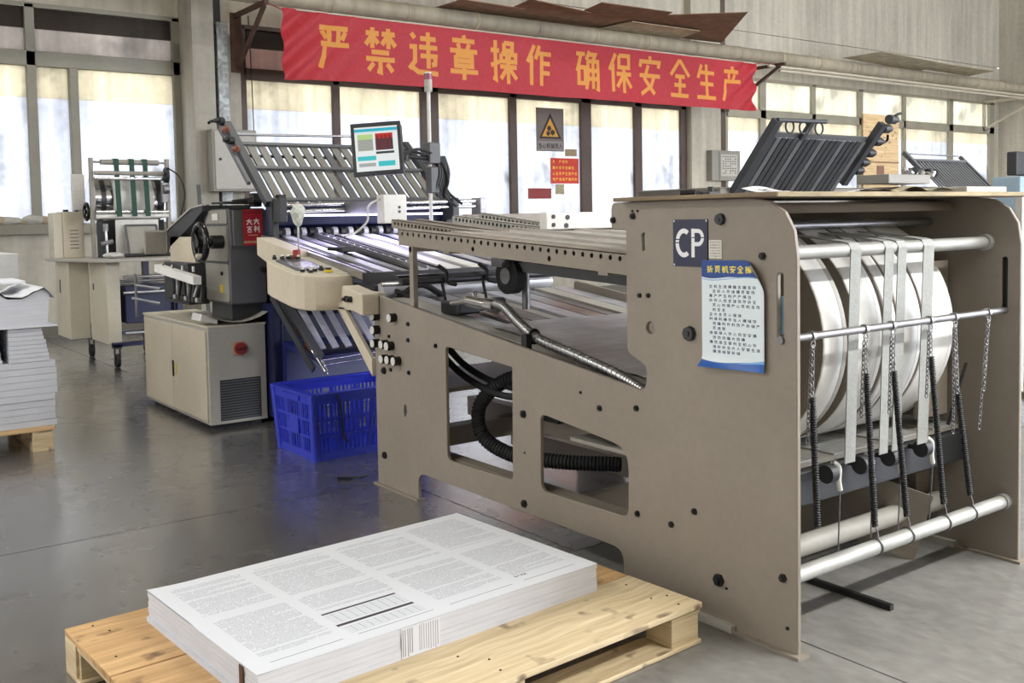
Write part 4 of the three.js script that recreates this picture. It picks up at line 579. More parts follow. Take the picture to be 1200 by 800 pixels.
// ---- operator panel between feeder and folding unit
{
  const c = thing('control_console', 'cream rounded operator console with buttons and a small display', 'console', [2.6, 0.97, -5.7]), S = (g) => { const p = g.attributes.position; for (let i = 0; i < p.count; i++) p.setY(i, p.getY(i) + 0.16 * (-5.4 - p.getZ(i))); return g; };
  const plan = rounded([[2.8, -5.4], [2.45, -5.4], [2.45, -6.0], [2.8, -6.0]], [0.02, 0.2, 0.16, 0]);
  part(c, 'body', S(prismY(plan, 0.972, 1.18, [], 0.006)), cream);
  part(c, 'top_plate', S(prismY(rounded([[2.78, -5.42], [2.47, -5.42], [2.47, -5.98], [2.78, -5.98]], [0.02, 0.18, 0.14, 0]), 1.18, 1.184)), creamWhite);
  part(c, 'keypad', S(prismY(rounded([[2.7, -5.56], [2.5, -5.56], [2.5, -5.88], [2.7, -5.88]], 0.02), 1.184, 1.19)), graphite);
  part(c, 'display', S(prismY([[2.67, -5.6], [2.53, -5.6], [2.53, -5.78], [2.67, -5.78]], 1.19, 1.193)), M('#a9adb0', 0.2), 'pale display');
  const btn = (x, z, r, m, cap) => { const y = 1.184 + 0.16 * (-5.4 - z), b = part(c, 'button', cyl([x, y, z], [x, y + 0.016, z], r, 14), m); if (cap) part(b, 'cap', cyl([x, y + 0.016, z], [x, y + 0.028, z], r * 0.7, 12), cap); };
  [[2.52, -5.93], [2.57, -5.93], [2.56, -5.89], [2.61, -5.93], [2.62, -5.9], [2.67, -5.91]].forEach(([x, z], i) => btn(x, z, 0.014, black, i % 2 ? white : charcoal));
  [[2.52, -5.52], [2.56, -5.49], [2.6, -5.52], [2.57, -5.535]].forEach(([x, z]) => btn(x, z, 0.014, black, white)); btn(2.67, -5.48, 0.026, yellow, black); btn(2.65, -5.54, 0.014, black, charcoal);
  part(c, 'rear_bracket', [prismX([[-6.6, 1.28], [-6.6, 1.4], [-6.0, 1.31], [-6.0, 1.1]], 2.68, 2.8)], cream);
  const sw = part(c, 'switch_box', S(rbox(2.6, 1.05, -5.17, 2.708, 1.17, -4.93, 0.008)), cream); for (const z of [-5.11, -5.06]) part(sw, 'switch', [cyl([2.6, 1.06, z], [2.585, 1.06, z], 0.018, 14), cyl([2.585, 1.06, z], [2.57, 1.06, z], 0.01, 10)], black);
  part(c, 'support_arm', [box(2.711, 1.02, -5.4, 2.8, 1.09, -5.01)], cream);
  part(c, 'gusset', [prismX([[-5.42, 0.99], [-5.33, 0.99], [-5.0, 0.72], [-5.0, 0.62]], 2.69, 2.711), box(2.69, 0.98, -5.42, 2.711, 1.02, -5.0)], cream);
  const rod = thing('rag_stick', 'metal rod topped with a white rag standing in a red cup on the console', 'rod', [2.69, 1.28, -5.94]);
  part(rod, 'cup', cyl([2.67, 1.27, -5.93], [2.67, 1.325, -5.93], 0.024, 14), redPlain); part(rod, 'stem', cyl([2.69, 1.28, -5.94], [2.69, 1.52, -5.94], 0.007, 8), steel);
  const g = new THREE.IcosahedronGeometry(0.045, 2), p = g.attributes.position; for (let i = 0; i < p.count; i++) { const y = p.getY(i), n = 0.7 + 0.6 * hash(Math.round(p.getX(i) * 500), Math.round(y * 500 + p.getZ(i) * 300), 3); p.setXYZ(i, p.getX(i) * n * (y < 0 ? 0.7 : 1), y * 1.6 * (y < 0 ? 1.2 : 0.9), p.getZ(i) * n); } g.computeVertexNormals();
  part(rod, 'rag', g.translate(2.69, 1.555, -5.94), M('#cfd2ca', 0.9, 0, T.cloth));
}
// ---- monitor on its arm and the signal lamp post
{
  const m = thing('monitor', 'portrait touch monitor with dark bezel and lit window on an arm', 'monitor', [3.35, 1.8, -6]);
  const scr = canvasMat(256, 380, (g) => {
    g.fillStyle = '#eef3f2'; g.fillRect(0, 0, 256, 380); g.fillStyle = '#37b7cf'; g.fillRect(0, 14, 256, 26); g.fillStyle = '#dfe8e6'; g.fillRect(0, 44, 256, 10);
    g.fillStyle = '#b9d98a'; g.fillRect(16, 62, 92, 44); g.fillStyle = '#b4b7ac'; g.fillRect(16, 106, 92, 98); g.fillStyle = '#7d8580'; for (let i = 0; i < 9; i++) g.fillRect(20, 112 + i * 10, 84, 3);
    g.fillStyle = '#c1342c'; g.fillRect(122, 60, 104, 44); g.fillStyle = '#41414a'; g.fillRect(122, 104, 104, 100); g.fillStyle = '#7c2c30'; for (let i = 0; i < 4; i++) g.fillRect(130 + i * 24, 78, 12, 126); g.fillStyle = '#3b4348'; g.fillRect(122, 216, 108, 20);
    g.fillStyle = '#43c6cc'; g.fillRect(10, 250, 110, 38); g.fillRect(132, 300, 100, 44); g.fillStyle = '#aab0ae'; g.fillRect(16, 310, 100, 30);
  });
  const mat = new THREE.MeshPhysicalMaterial({ color: '#0a0a0a', roughness: 0.2, emissive: '#ffffff', emissiveMap: scr.map, emissiveIntensity: 0.95, side: THREE.DoubleSide });
  // local frame: faces the operator, leaning a little
  const mk = (g) => g.applyMatrix4(new THREE.Matrix4().makeRotationFromEuler(new THREE.Euler(-0.1, -0.62, 0.06, 'YXZ'))).translate(3.31, 1.985, -6.0);
  part(m, 'bezel', mk(rbox(-0.17, -0.18, -0.02, 0.17, 0.18, 0.02, 0.006)), charcoal); part(m, 'screen', mk(sheet(1, 1, (u, v) => [-0.145 + u * 0.29, -0.15 + v * 0.3, 0.0212])), mat, 'lit screen with coloured panels', true); part(m, 'housing', mk(rbox(-0.16, -0.14, -0.1, 0.17, 0.17, -0.02, 0.01)), black);
  part(m, 'arm', [cyl([3.42, 1.96, -6.1], [3.7, 1.965, -6.3], 0.016, 10), cyl([3.7, 1.965, -6.3], [4.0, 1.96, -6.44], 0.016, 10), cyl([3.7, 1.93, -6.3], [3.7, 2.0, -6.3], 0.03, 12)], black);
  const lightM = new THREE.RectAreaLight('#dff5ff', 0.5, 0.28, 0.3); const d = new THREE.Vector3(0, 0, 1).applyEuler(new THREE.Euler(-0.1, -0.62, 0.06, 'YXZ')); lightM.position.set(3.31 + d.x * 0.03, 1.985 + d.y * 0.03, -6 + d.z * 0.03); lightM.lookAt(3.31 + d.x, 1.985 + d.y, -6 + d.z); scene.add(lightM);
  const t = thing('signal_lamp', 'slim signal lamp on a tall pole beside the monitor', 'signal lamp', [4.0, 1.3, -6.44]);
  part(t, 'pole', cyl([4.0, 1.3, -6.44], [4.0, 2.46, -6.44], 0.014, 12), white); part(t, 'lower_segment', cyl([4.0, 2.46, -6.44], [4.0, 2.55, -6.44], 0.03, 16), greyLight); part(t, 'lens', cyl([4.0, 2.55, -6.44], [4.0, 2.595, -6.44], 0.03, 16), M('#8a4a62', 0.25), 'dull red lens'); part(t, 'cap', new THREE.SphereGeometry(0.03, 14, 8, 0, 7, 0, 1.57).scale(1, 0.5, 1).translate(4.0, 2.595, -6.44), white);
  part(t, 'clamp', [rbox(3.96, 1.92, -6.5, 4.06, 2.08, -6.38, 0.01), rbox(3.98, 1.7, -6.48, 4.06, 1.9, -6.4, 0.01)], graphite);
  solo('cable_loop', tube([[3.45, 1.84, -6.05], [3.62, 1.95, -6.2], [3.85, 2.02, -6.35], [4.05, 1.96, -6.4], [4.12, 1.8, -6.38], [4.1, 1.68, -6.4], [4.2, 1.6, -6.4]], 0.011, 8, 50), rubber, 'black cable looping in a high arc from the monitor to the lamp pole', 'cable');
  solo('cable_loop', tube([[3.46, 1.82, -6.08], [3.65, 1.98, -6.24], [3.9, 1.99, -6.4], [4.08, 1.9, -6.45], [4.15, 1.72, -6.44], [4.3, 1.62, -6.47]], 0.011, 8, 50), rubber, 'black cable looping from the monitor behind the lamp pole to the cross rods', 'cable');
  const cb = thing('cable_bundle', 'thick bundle of dark cables tied to the lamp pole', 'cable', [4.06, 1.66, -6.41]);
  for (let i = 0; i < 5; i++) part(cb, 'cable', tube([[4.04 + i * 0.018, 1.98, -6.42], [4.06 + i * 0.02, 1.85, -6.4], [4.03 + i * 0.022, 1.72, -6.41], [4.08 + i * 0.02, 1.66, -6.42]], 0.012, 6, 16), charcoal);
}
// ---- switch cabinet with doors, louvres and red switch
{
  const c = thing('switch_cabinet', 'low cream steel cabinet with two doors, side louvres and a red switch', 'cabinet', [2.7, 0.0, -7.85]), x0 = 2.478, x1 = 2.915, z0 = -8.62, z1 = -7.07;
  part(c, 'body', rbox(x0, 0.035, z0, x1, 0.76, z1, 0.008), greyLight); part(c, 'plinth', box(x0 + 0.05, 0, z0 + 0.05, x1 - 0.03, 0.035, z1 - 0.06), black); part(c, 'lid', rbox(x0 - 0.006, 0.745, z0 - 0.005, x1 + 0.004, 0.762, z1 + 0.005, 0.004), creamWhite);
  const dr = (a, b) => part(c, 'door', rbox(x0 - 0.012, 0.06, a, x0, 0.725, b, 0.005), cream); const d1 = dr(z0 + 0.04, -7.86); dr(-7.852, z1 - 0.03);
  part(d1, 'handle', [rbox(x0 - 0.022, 0.315, -7.845, x0 - 0.011, 0.44, -7.82, 0.004)], black); part(d1, 'sticker', box(x0 - 0.0135, 0.34, -7.79, x0 - 0.0122, 0.42, -7.755), yellow, 'yellow warning sticker');
  const v = part(c, 'louvre_recess', box(2.555, 0.06, z1 - 0.001, 2.865, 0.36, z1 + 0.001), black); for (let i = 0; i < 15; i++) part(v, 'slat', bar([2.558, 0.072 + i * 0.0195, z1 + 0.002], [2.862, 0.072 + i * 0.0195, z1 + 0.002], 0.004, 0.0105), graphite);
  const s = part(c, 'switch', [cyl([2.713, 0.582, z1], [2.713, 0.582, z1 + 0.03], 0.045, 22)], redPlain); part(s, 'mount', rbox(2.66, 0.535, z1, 2.75, 0.63, z1 + 0.008, 0.004), M('#b9936f', 0.6)); part(s, 'grip', rbox(2.675, 0.57, z1 + 0.03, 2.75, 0.594, z1 + 0.045, 0.004), M('#5d1512', 0.5));
  solo('plastic_sheet', sheet(20, 6, (u, v) => { const x = 2.5 + u * 0.46, z = -7.5 + v * 0.46; return [x, 0.768 + 0.075 * Math.pow(Math.abs(u - 0.45) * 1.9, 2) + 0.01 * v, z]; }), greyLight, 'sagging grey sheet lying on the cream cabinet under the gear head', 'sheet');
  solo('folded_paper', prismZ([[2.44, 0.8], [2.56, 0.77], [2.565, 0.8], [2.45, 0.85]], -7.3, -7.1), white, 'folded white paper at the corner of the cream cabinet', 'paper');
  const rc = canvasMat(160, 280, (g) => { g.fillStyle = '#b02431'; g.fillRect(0, 0, 160, 280); g.fillStyle = '#8e1624'; for (let i = 0; i < 5; i++) { g.beginPath(); g.arc(20 + i * 30, 20, 14, 0, 7); g.fill(); } g.strokeStyle = '#f2ede6'; glyph(g, '大', 82, 66, 56, 54, 9); glyph(g, '利', 84, 126, 54, 54, 8); glyph(g, '大', 24, 70, 54, 52, 9); glyph(g, '吉', 26, 128, 52, 52, 8); g.fillStyle = '#d9b27a'; g.fillRect(40, 196, 80, 6); g.fillStyle = '#c98f74'; for (let i = 0; i < 6; i++) { g.beginPath(); g.arc(16 + i * 26, 262, 20, 3.14, 6.28); g.fill(); } });
  const card_ = thing('red_card', 'red new year card with white characters on the gear head', 'card', [2.85, 1.335, -7.08]); part(card_, 'backing', box(2.772, 1.335, -7.083, 2.922, 1.6, -7.08), redPlain); part(card_, 'print', sheet(1, 1, (u, w) => [2.772 + u * 0.15, 1.335 + w * 0.265, -7.0785]), rc, null, true);
}
// ---- blue plastic crate
{
  const c = thing('plastic_crate', 'bright blue slotted plastic crate on the floor under the folding unit', 'crate', [3.05, 0, -5.97]), x0 = 2.66, x1 = 3.42, z0 = -6.24, z1 = -5.71, h = 0.43, tp = 0.03;
  const at = (x, y, z) => [x + (x < 3 ? -1 : 1) * tp * y / h, y, z + (z < -6 ? -1 : 1) * tp * y / h];
  const wall = (n, p, q, slots) => { const L = [], pt = (t, y) => at(p[0] + (q[0] - p[0]) * t, y, p[1] + (q[1] - p[1]) * t), len = Math.hypot(q[0] - p[0], q[1] - p[1]); for (const [y0, y1, w] of [[0.0, 0.05, 0.012], [0.14, 0.155, 0.012], [0.25, 0.265, 0.012], [0.36, 0.43, 0.014]]) L.push(bar(pt(0, (y0 + y1) / 2), pt(1, (y0 + y1) / 2), w, y1 - y0)); const k = Math.round(len / slots); for (let i = 0; i <= k; i++) { const wide = i === 0 || i === k || i % 6 === 0; L.push(bar(pt(i / k, 0.02), pt(i / k, 0.4), wide ? 0.03 : slots * 0.42, 0.008, [p[0] === q[0] ? 1 : 0, 0, p[0] === q[0] ? 0 : 1])); } L.push(bar(pt(-0.01, 0.425), pt(1.01, 0.425), 0.05, 0.012)); part(c, n, L, crateBlue); };
  wall('side_wall', [x0, z1], [x1, z1], 0.03); wall('side_wall', [x0, z0], [x1, z0], 0.03); wall('end_wall', [x0, z0], [x0, z1], 0.03); wall('end_wall', [x1, z0], [x1, z1], 0.03);
  for (const [x, z] of [[x0, z0], [x0, z1], [x1, z0], [x1, z1]]) part(c, 'corner_post', cyl(at(x, 0, z), at(x, h, z), 0.024, 12), crateBlue); part(c, 'bottom', box(x0, 0, z0, x1, 0.014, z1), crateBlue);
  part(c, 'end_panel', box(x0 - 0.028, 0.15, -6.04, x0 - 0.006, 0.26, -5.9), crateBlue); part(c, 'grip', box(x0 - 0.045, 0.37, -6.1, x0 - 0.02, 0.4, -5.85), crateBlue);
  solo('black_strap', tube([[2.74, 0.43, -5.69], [2.79, 0.41, -5.66], [2.82, 0.3, -5.665], [2.84, 0.15, -5.68], [2.87, 0.1, -5.68]], 0.007, 6, 26), black, 'thin black strap hanging over the rim of the blue crate', 'strap');
  solo('floor_wire', tube([[2.69, 0.03, -5.1], [2.66, 0.012, -5.16], [2.6, 0.01, -5.2], [2.56, 0.01, -5.22]], 0.007, 6, 16), black, 'short black wire end on the floor by the feeder foot', 'wire');
}

// ================================================================ FRONT PALLET WITH PRINTED SHEETS
{
  const cx = 1.635, cz = -2.96, o = thing('wooden_pallet', 'pale plywood pallet on the floor beside the feeder, carrying printed sheets', 'pallet', [cx, 0, cz]), X = 0.88, Z = 0.64;
  const B = (x0, y0, z0, x1, y1, z1, r = 0.004) => rbox(cx + x0, y0, cz + z0, cx + x1, y1, cz + z1, r);
  part(o, 'top_board', B(-X, 0.128, 0.285, X, 0.15, Z), woodPale, 'pale front board'); part(o, 'top_board', B(-X, 0.128, -0.17, X, 0.149, 0.28), woodTan); part(o, 'top_board', B(-X, 0.128, -Z, X, 0.15, -0.175), woodTan);
  for (const z of [0.56, 0, -0.56]) part(o, 'bottom_board', B(-X, 0.001, z - 0.075, X, 0.018, z + 0.075), woodPale);
  for (const x of [-0.8, 0, 0.805]) { part(o, 'stringer', B(x - 0.075, 0.11, -Z + 0.01, x + 0.075, 0.128, Z - 0.01), woodPale); for (const z of [0.565, 0, -0.565]) part(o, 'block', B(x - 0.07, 0.018, z - 0.06, x + 0.07, 0.11, z + 0.06), woodPale); }
  part(o, 'end_board', B(-X, 0.0, -Z, -X + 0.02, 0.128, -Z + 0.12), woodPale); part(o, 'end_board', B(-X, 0.0, Z - 0.12, -X + 0.02, 0.128, Z), woodPale);
  const nail = new THREE.CylinderGeometry(0.004, 0.004, 0.002, 8); for (const [x, z] of [[0.8, 0.6], [0.83, 0.52], [0.77, 0.5], [0.8, 0.35], [0.02, 0.58], [-0.02, 0.42], [0.04, 0.5], [-0.8, -0.6], [-0.77, -0.52], [-0.82, -0.3]]) put(o, 'nail', nail, black, [cx + x, 0.1508, cz + z]);
  o.rotation.y = 0.055;
}
{
  const cx = 1.65, cz = -3.06, w = 1.316, d = 0.84, o = thing('printed_stack', 'thick stack of printed white sheets on the plywood pallet', 'paper stack', [cx, 0.15, cz]);
  const lay = 6; for (let i = 0; i < lay; i++) { const j = i === 0 ? 0.012 : rr(-0.003, 0.003); part(o, 'sheet_bundle', box(cx - w / 2 - (i === 0 ? 0.02 : 0) + j, 0.15 + i * 0.0165, cz - d / 2 + rr(-0.002, 0.002), cx + w / 2 + rr(-0.002, 0.002), 0.15 + (i + 1) * 0.0165 - 0.0004, cz + d / 2 + rr(-0.002, 0.002)), paperEdge); }
  const m = canvasMat(2048, 1308, (g, W, H) => {
    g.fillStyle = '#d6d9e0'; g.fillRect(0, 0, W, H);
    const block = (u0, u1, v0, v1, dens = 1) => { const y1 = v1 * H; let k = 0; for (let y = v0 * H; y < y1; y += 15) { k++; if (rnd() < 0.1) { y += 5; continue; } const ind = k % 7 === 1 ? 26 : 0, end = u1 * W - (rnd() < 0.14 ? rr(40, 240) : 0); let x = u0 * W + ind; while (x < end) { const l = rr(5, 10); g.fillStyle = `rgba(80,82,94,${0.34 * dens + rr(-0.08, 0.1)})`; g.fillRect(x, y + rr(-0.6, 0.6), l, 8); if (rnd() < 0.6) { g.fillStyle = 'rgba(214,217,224,0.7)'; g.fillRect(x + 1.5, y + rr(2, 5), l - 3, 2); } x += l + 3 + (rnd() < 0.08 ? 8 : 0); } } };
    for (const [a, b] of [[0.045, 0.23], [0.265, 0.485], [0.525, 0.735], [0.77, 0.955]]) { block(a, b, 0.065, 0.43); if (a < 0.26 || a > 0.5) block(a, b, 0.485, 0.87); }
    block(0.265, 0.485, 0.485, 0.66);
    g.fillStyle = '#3a3338'; g.fillRect(0.26 * W, 0.69 * H, 0.21 * W, 17); g.fillRect(0.255 * W, 0.815 * H, 0.215 * W, 24);
    g.strokeStyle = '#777a86'; g.lineWidth = 2; for (let i = 0; i < 6; i++) { g.beginPath(); g.moveTo(0.26 * W, 0.72 * H + i * 20); g.lineTo(0.47 * W, 0.72 * H + i * 20); g.stroke(); } for (let i = 0; i < 5; i++) { g.beginPath(); g.moveTo(0.26 * W, 0.855 * H + i * 18); g.lineTo(0.47 * W, 0.855 * H + i * 18); g.stroke(); } for (let i = 0; i < 9; i++) { g.beginPath(); g.moveTo((0.28 + i * 0.022) * W, 0.71 * H); g.lineTo((0.28 + i * 0.022) * W, 0.8 * H); g.moveTo((0.28 + i * 0.022) * W, 0.85 * H); g.lineTo((0.28 + i * 0.022) * W, 0.91 * H); g.stroke(); }
    g.fillStyle = '#55565f'; for (const [a, b] of [[0.05, 0.23], [0.27, 0.48], [0.53, 0.73], [0.77, 0.95]]) g.fillRect(a * W, 0.935 * H, (b - a) * W, 4); g.strokeStyle = '#4d4e57'; for (let i = 0; i < 4; i++) smallGlyph(g, 0.765 * W + i * 22, 0.875 * H, 20);
  }, 0.75);
  part(o, 'top_sheet', sheet(30, 20, (u, v) => { const c = Math.max(0, 0.06 - v) * 0.1, e = Math.pow(Math.max(0, 0.12 - u) / 0.12, 2); return [cx - w / 2 - 0.004 + u * (w + 0.006), 0.2505 + 0.006 * e * (v > 0.5 ? 1 : 0.3) + c * 0, cz + d / 2 + 0.004 - v * (d + 0.008)]; }), m, 'sheet printed with eight text pages', true);
  const mk = canvasMat(160, 128, (g) => { g.fillStyle = '#d6d9e1'; g.fillRect(0, 0, 160, 128); for (let i = 0; i < 16; i++) { if (i === 5 || i === 6) continue; g.fillStyle = `rgba(90,84,92,${i < 5 ? 0.75 : 0.5})`; g.fillRect(4 + i * 9.6 + rr(-1, 1), 2 + rr(0, 6), 3.4, 120 - rr(0, 12)); } });
  part(o, 'edge_marks', sheet(1, 1, (u, v) => [1.465 + u * 0.145, 0.152 + v * 0.094, cz + d / 2 + 0.0028]), mk, 'printed collating marks', true);
  part(o, 'divider_slip', box(cx - w / 2 - 0.006, 0.152, cz + d / 2 - 0.11, cx - w / 2 - 0.003, 0.246, cz + d / 2 - 0.085), M('#5a3b2a', 0.7), 'brown slip');
  o.rotation.y = 0.06;
}
// ================================================================ PALLET OF PAPER BY THE WALL
{
  const p = thing('wooden_pallet', 'orange-brown wooden pallet under the tall paper stack', 'pallet', [0.8, 0, -7.6]);
  for (let i = 0; i < 5; i++) part(p, 'top_board', rbox(0.1, 0.135, -7.2 - i * 0.2 - 0.17, 1.46, 0.165, -7.2 - i * 0.2, 0.004), wood);
  for (const x of [0.17, 0.78, 1.385]) { for (const z of [-7.28, -7.7, -8.1]) part(p, 'block', rbox(x - 0.065, 0.018, z - 0.06, x + 0.065, 0.135, z + 0.07, 0.004), woodPale); part(p, 'runner', box(x - 0.065, 0, -8.2, x + 0.065, 0.018, -7.2), woodPale); }
  const stack = (name, label, layers) => { const o = thing(name, label, 'paper stack', [0.8, layers[0][1], -7.6]); for (const [x0, y0, x1, y1, dz = 0] of layers) part(o, 'ream', rbox(x0, y0, -8.05, x1, y1, -7.21 + dz, 0.004), paperEdge); return o; };
  const lay = (y0, y1, n, x1, t = 0) => Array.from({ length: n }, (_, i) => [0.15 + rr(0, 0.02), y0 + (y1 - y0) * i / n, x1 + t * i + rr(-0.004, 0.004), y0 + (y1 - y0) * (i + 1) / n - 0.001, rr(-0.008, 0.002)]);
  stack('paper_stack', 'lowest block of white paper on the pallet by the wall', lay(0.165, 0.385, 5, 1.475));
  stack('paper_stack', 'second block of white paper up from the pallet by the wall', lay(0.385, 0.605, 5, 1.485));
  const s3 = stack('paper_stack', 'leaning bundles of white paper in the middle of the pallet stack', [...lay(0.605, 0.835, 8, 1.45, -0.006).map((l) => [1.2, l[1], l[2], l[3], l[4]]), ...lay(0.605, 0.835, 8, 1.16, -0.004)]);
  const prof = [[0.13, 1.06], [0.35, 1.1], [0.6, 1.04], [0.9, 1.05], [1.12, 1.095], [1.2, 1.03], [1.29, 1.025], [1.37, 1.065], [1.43, 1.09], [1.46, 1.05], [1.5, 1.0]];
  const topY = (x) => { let i = 0; while (i < prof.length - 2 && x > prof[i + 1][0]) i++; const [p0, q0] = prof[i], [p1, q1] = prof[i + 1], t = Math.max(0, Math.min(1, (x - p0) / (p1 - p0))); return q0 + (q1 - q0) * (0.5 - 0.5 * Math.cos(Math.PI * t)); };
  const u4 = thing('paper_stack', 'upper block of white paper with a wavy top, under the curled sheet', 'paper stack', [0.8, 0.835, -7.6]);
  const curve = Array.from({ length: 41 }, (_, i) => [1.46 - i * 1.31 / 40, topY(1.46 - i * 1.31 / 40)]);
  part(u4, 'ream', prismZ([[0.15, 0.845], [1.44, 0.845], ...curve], -8.04, -7.2), paperEdge);
  part(u4, 'cover_sheet', prismZ([[0.14, 0.835], [1.5, 0.835], [1.495, 0.845], [0.14, 0.845]], -8.06, -7.185), paper);
  solo('curled_sheet', sheet(40, 6, (u, v) => { const x = 0.13 + u * 1.36; return [x, topY(Math.min(x, 1.45)) + 0.01 + 0.008 * v * Math.sin(u * 3) + (x > 1.45 ? -(x - 1.45) * 1.2 : 0), -7.17 - (1 - v) * 0.88]; }), paper, 'curled white sheet on top of the tall paper stack', 'paper');
  solo('paper_bundle', [rbox(0.4, 1.115, -7.95, 1.37, 1.135, -7.5, 0.004)], paper, 'thin bundle of white paper lying on the curled sheet', 'paper stack');
  solo('white_carton', rbox(0.6, 0, -9.3, 1.53, 1.295, -8.6, 0.006), M('#d9dce0', 0.7, 0, T.paint), 'tall white carton standing behind the paper stack', 'carton');
  void s3;
}
// ================================================================ DELIVERY STAND BY THE WINDOW
{
  const o = thing('delivery_stand', 'pale grey wheeled delivery stand with green belts over a drum', 'machine', [2.9, 0, -11.6]);
  part(o, 'table_top', prismY(rounded([[2.46, -12.3], [2.46, -11.85], [2.72, -10.85], [3.62, -10.85], [3.62, -12.3]], [0.02, 0.1, 0.12, 0.02, 0.02]), 1.115, 1.145, [], 0.005), greyLight);
  const c1 = part(o, 'cabinet', rbox(2.58, 0.25, -12.35, 2.79, 1.11, -11.72, 0.008), creamWhite); part(c1, 'handle', rbox(2.572, 0.75, -12.15, 2.582, 0.9, -12.12, 0.003), graphite);
  const c2 = part(o, 'cabinet', rbox(2.79, 0.24, -11.7, 2.93, 1.11, -11.0, 0.008), creamWhite); part(c2, 'lock', rbox(2.784, 0.8, -11.55, 2.792, 0.87, -11.52, 0.002), black);
  for (const [x, z] of [[2.88, -12.1], [2.86, -10.95], [3.5, -12.1], [3.5, -10.95]]) { const w = part(o, 'castor', [cyl([x - 0.02, 0.07, z], [x + 0.02, 0.07, z], 0.07, 18)], rubber); part(w, 'fork', [box(x - 0.03, 0.06, z - 0.02, x - 0.022, 0.22, z + 0.03), box(x + 0.022, 0.06, z - 0.02, x + 0.03, 0.22, z + 0.03), box(x - 0.04, 0.2, z - 0.05, x + 0.04, 0.24, z + 0.05)], darkSteel); }
  part(o, 'base_frame', [box(2.82, 0.22, -12.2, 3.56, 0.26, -12.1), box(2.82, 0.22, -11.0, 3.56, 0.26, -10.9), box(3.5, 0.22, -12.2, 3.56, 1.11, -12.1), box(3.5, 0.22, -11.0, 3.56, 1.11, -10.9)], navy);
  part(o, 'motor_box', [rbox(2.98, 0.45, -11.6, 3.5, 0.85, -11.0, 0.01)], navy); for (const [y, z] of [[0.95, -10.95], [0.35, -10.95], [0.9, -11.1], [0.78, -10.97]]) part(o, 'cross_bar', cyl([2.95, y, z], [3.55, y, z], 0.018, 10), steel);
  part(o, 'switch_housing', [rbox(2.5, 1.145, -12.25, 2.6, 1.655, -12.0, 0.01)], creamWhite); const h = part(o, 'vent_housing', [rbox(2.6, 1.145, -12.3, 2.82, 1.665, -11.98, 0.01)], cream); for (let i = 0; i < 6; i++) part(h, 'vent_slot', box(2.67, 1.25 + i * 0.04, -11.982, 2.76, 1.258 + i * 0.04, -11.978), charcoal);
  part(h, 'knob', [cyl([2.66, 1.665, -12.1], [2.66, 1.69, -12.1], 0.03, 12), cyl([2.78, 1.665, -12.1], [2.78, 1.7, -12.1], 0.02, 10)], black);
  part(o, 'handwheel', [new THREE.TorusGeometry(0.09, 0.018, 8, 24).rotateY(Math.PI / 2).translate(2.8, 1.66, -11.75), cyl([2.78, 1.66, -11.75], [2.87, 1.66, -11.75], 0.03, 12)], blackShiny);
  for (const x of [2.83, 3.66]) part(o, 'frame_post', [rbox(x - 0.02, 1.145, -11.64, x + 0.02, 2.25, -11.58, 0.004)], graphiteLight);
  part(o, 'white_panel', rbox(2.68, 1.68, -11.9, 2.82, 2.08, -11.86, 0.006), white);
  part(o, 'top_roller', [cyl([2.85, 2.205, -11.6], [3.64, 2.205, -11.6], 0.012, 10), cyl([2.93, 2.205, -11.6], [3.56, 2.205, -11.6], 0.03, 16)], graphiteLight);
  for (const [y, m, r] of [[2.08, graphiteLight, 0.025], [2.02, chrome, 0.022], [1.65, chrome, 0.022], [1.6, white, 0.025]]) part(o, 'cross_roller', cyl([2.85, y, -11.55], [3.64, y, -11.55], r, 12), m);
  const dy = 1.8, dz = -11.85, R = 0.25; part(o, 'drum', cyl([3.06, dy, dz], [3.5, dy, dz], R, 40), white); for (const [a, b, m] of [[2.87, 2.93, chrome], [2.935, 2.98, darkSteel], [2.985, 3.05, chrome], [3.5, 3.54, chrome], [3.545, 3.62, darkSteel]]) part(o, 'drum_ring', cyl([a, dy, dz], [b, dy, dz], R - 0.01, 32), m);
  for (const x of [3.061, 3.227, 3.373]) part(o, 'belt', [prismX([[-11.57, 2.24], [-11.565, 2.24], [-11.5, 1.6], [-11.505, 1.6]], x, x + 0.055), prismX([[-11.63, 2.235], [-11.565, 2.24], [-11.565, 2.244], [-11.63, 2.24]], x, x + 0.055)], beltGreen);
  part(o, 'pulley', [cyl([3.6, 2.06, -11.5], [3.63, 2.06, -11.5], 0.09, 24)], black); part(o, 'gear_bracket', [rbox(3.55, 1.75, -11.52, 3.62, 1.98, -11.46, 0.01), cyl([3.56, 1.9, -11.45], [3.62, 1.9, -11.45], 0.05, 14)], steelDull);
  part(o, 'side_cable', tube([[3.66, 2.15, -11.58], [3.76, 2.05, -11.5], [3.82, 1.85, -11.5], [3.78, 1.6, -11.55]], 0.008, 6), black);
  part(o, 'guard_panel', rbox(2.9, 1.145, -11.75, 3.64, 1.56, -11.72, 0.004), charcoal);
    solo('white_board', rbox(3.05, 1.146, -11.56, 3.52, 1.565, -11.54, 0.004), white, 'white board standing upright on the delivery stand table', 'board');
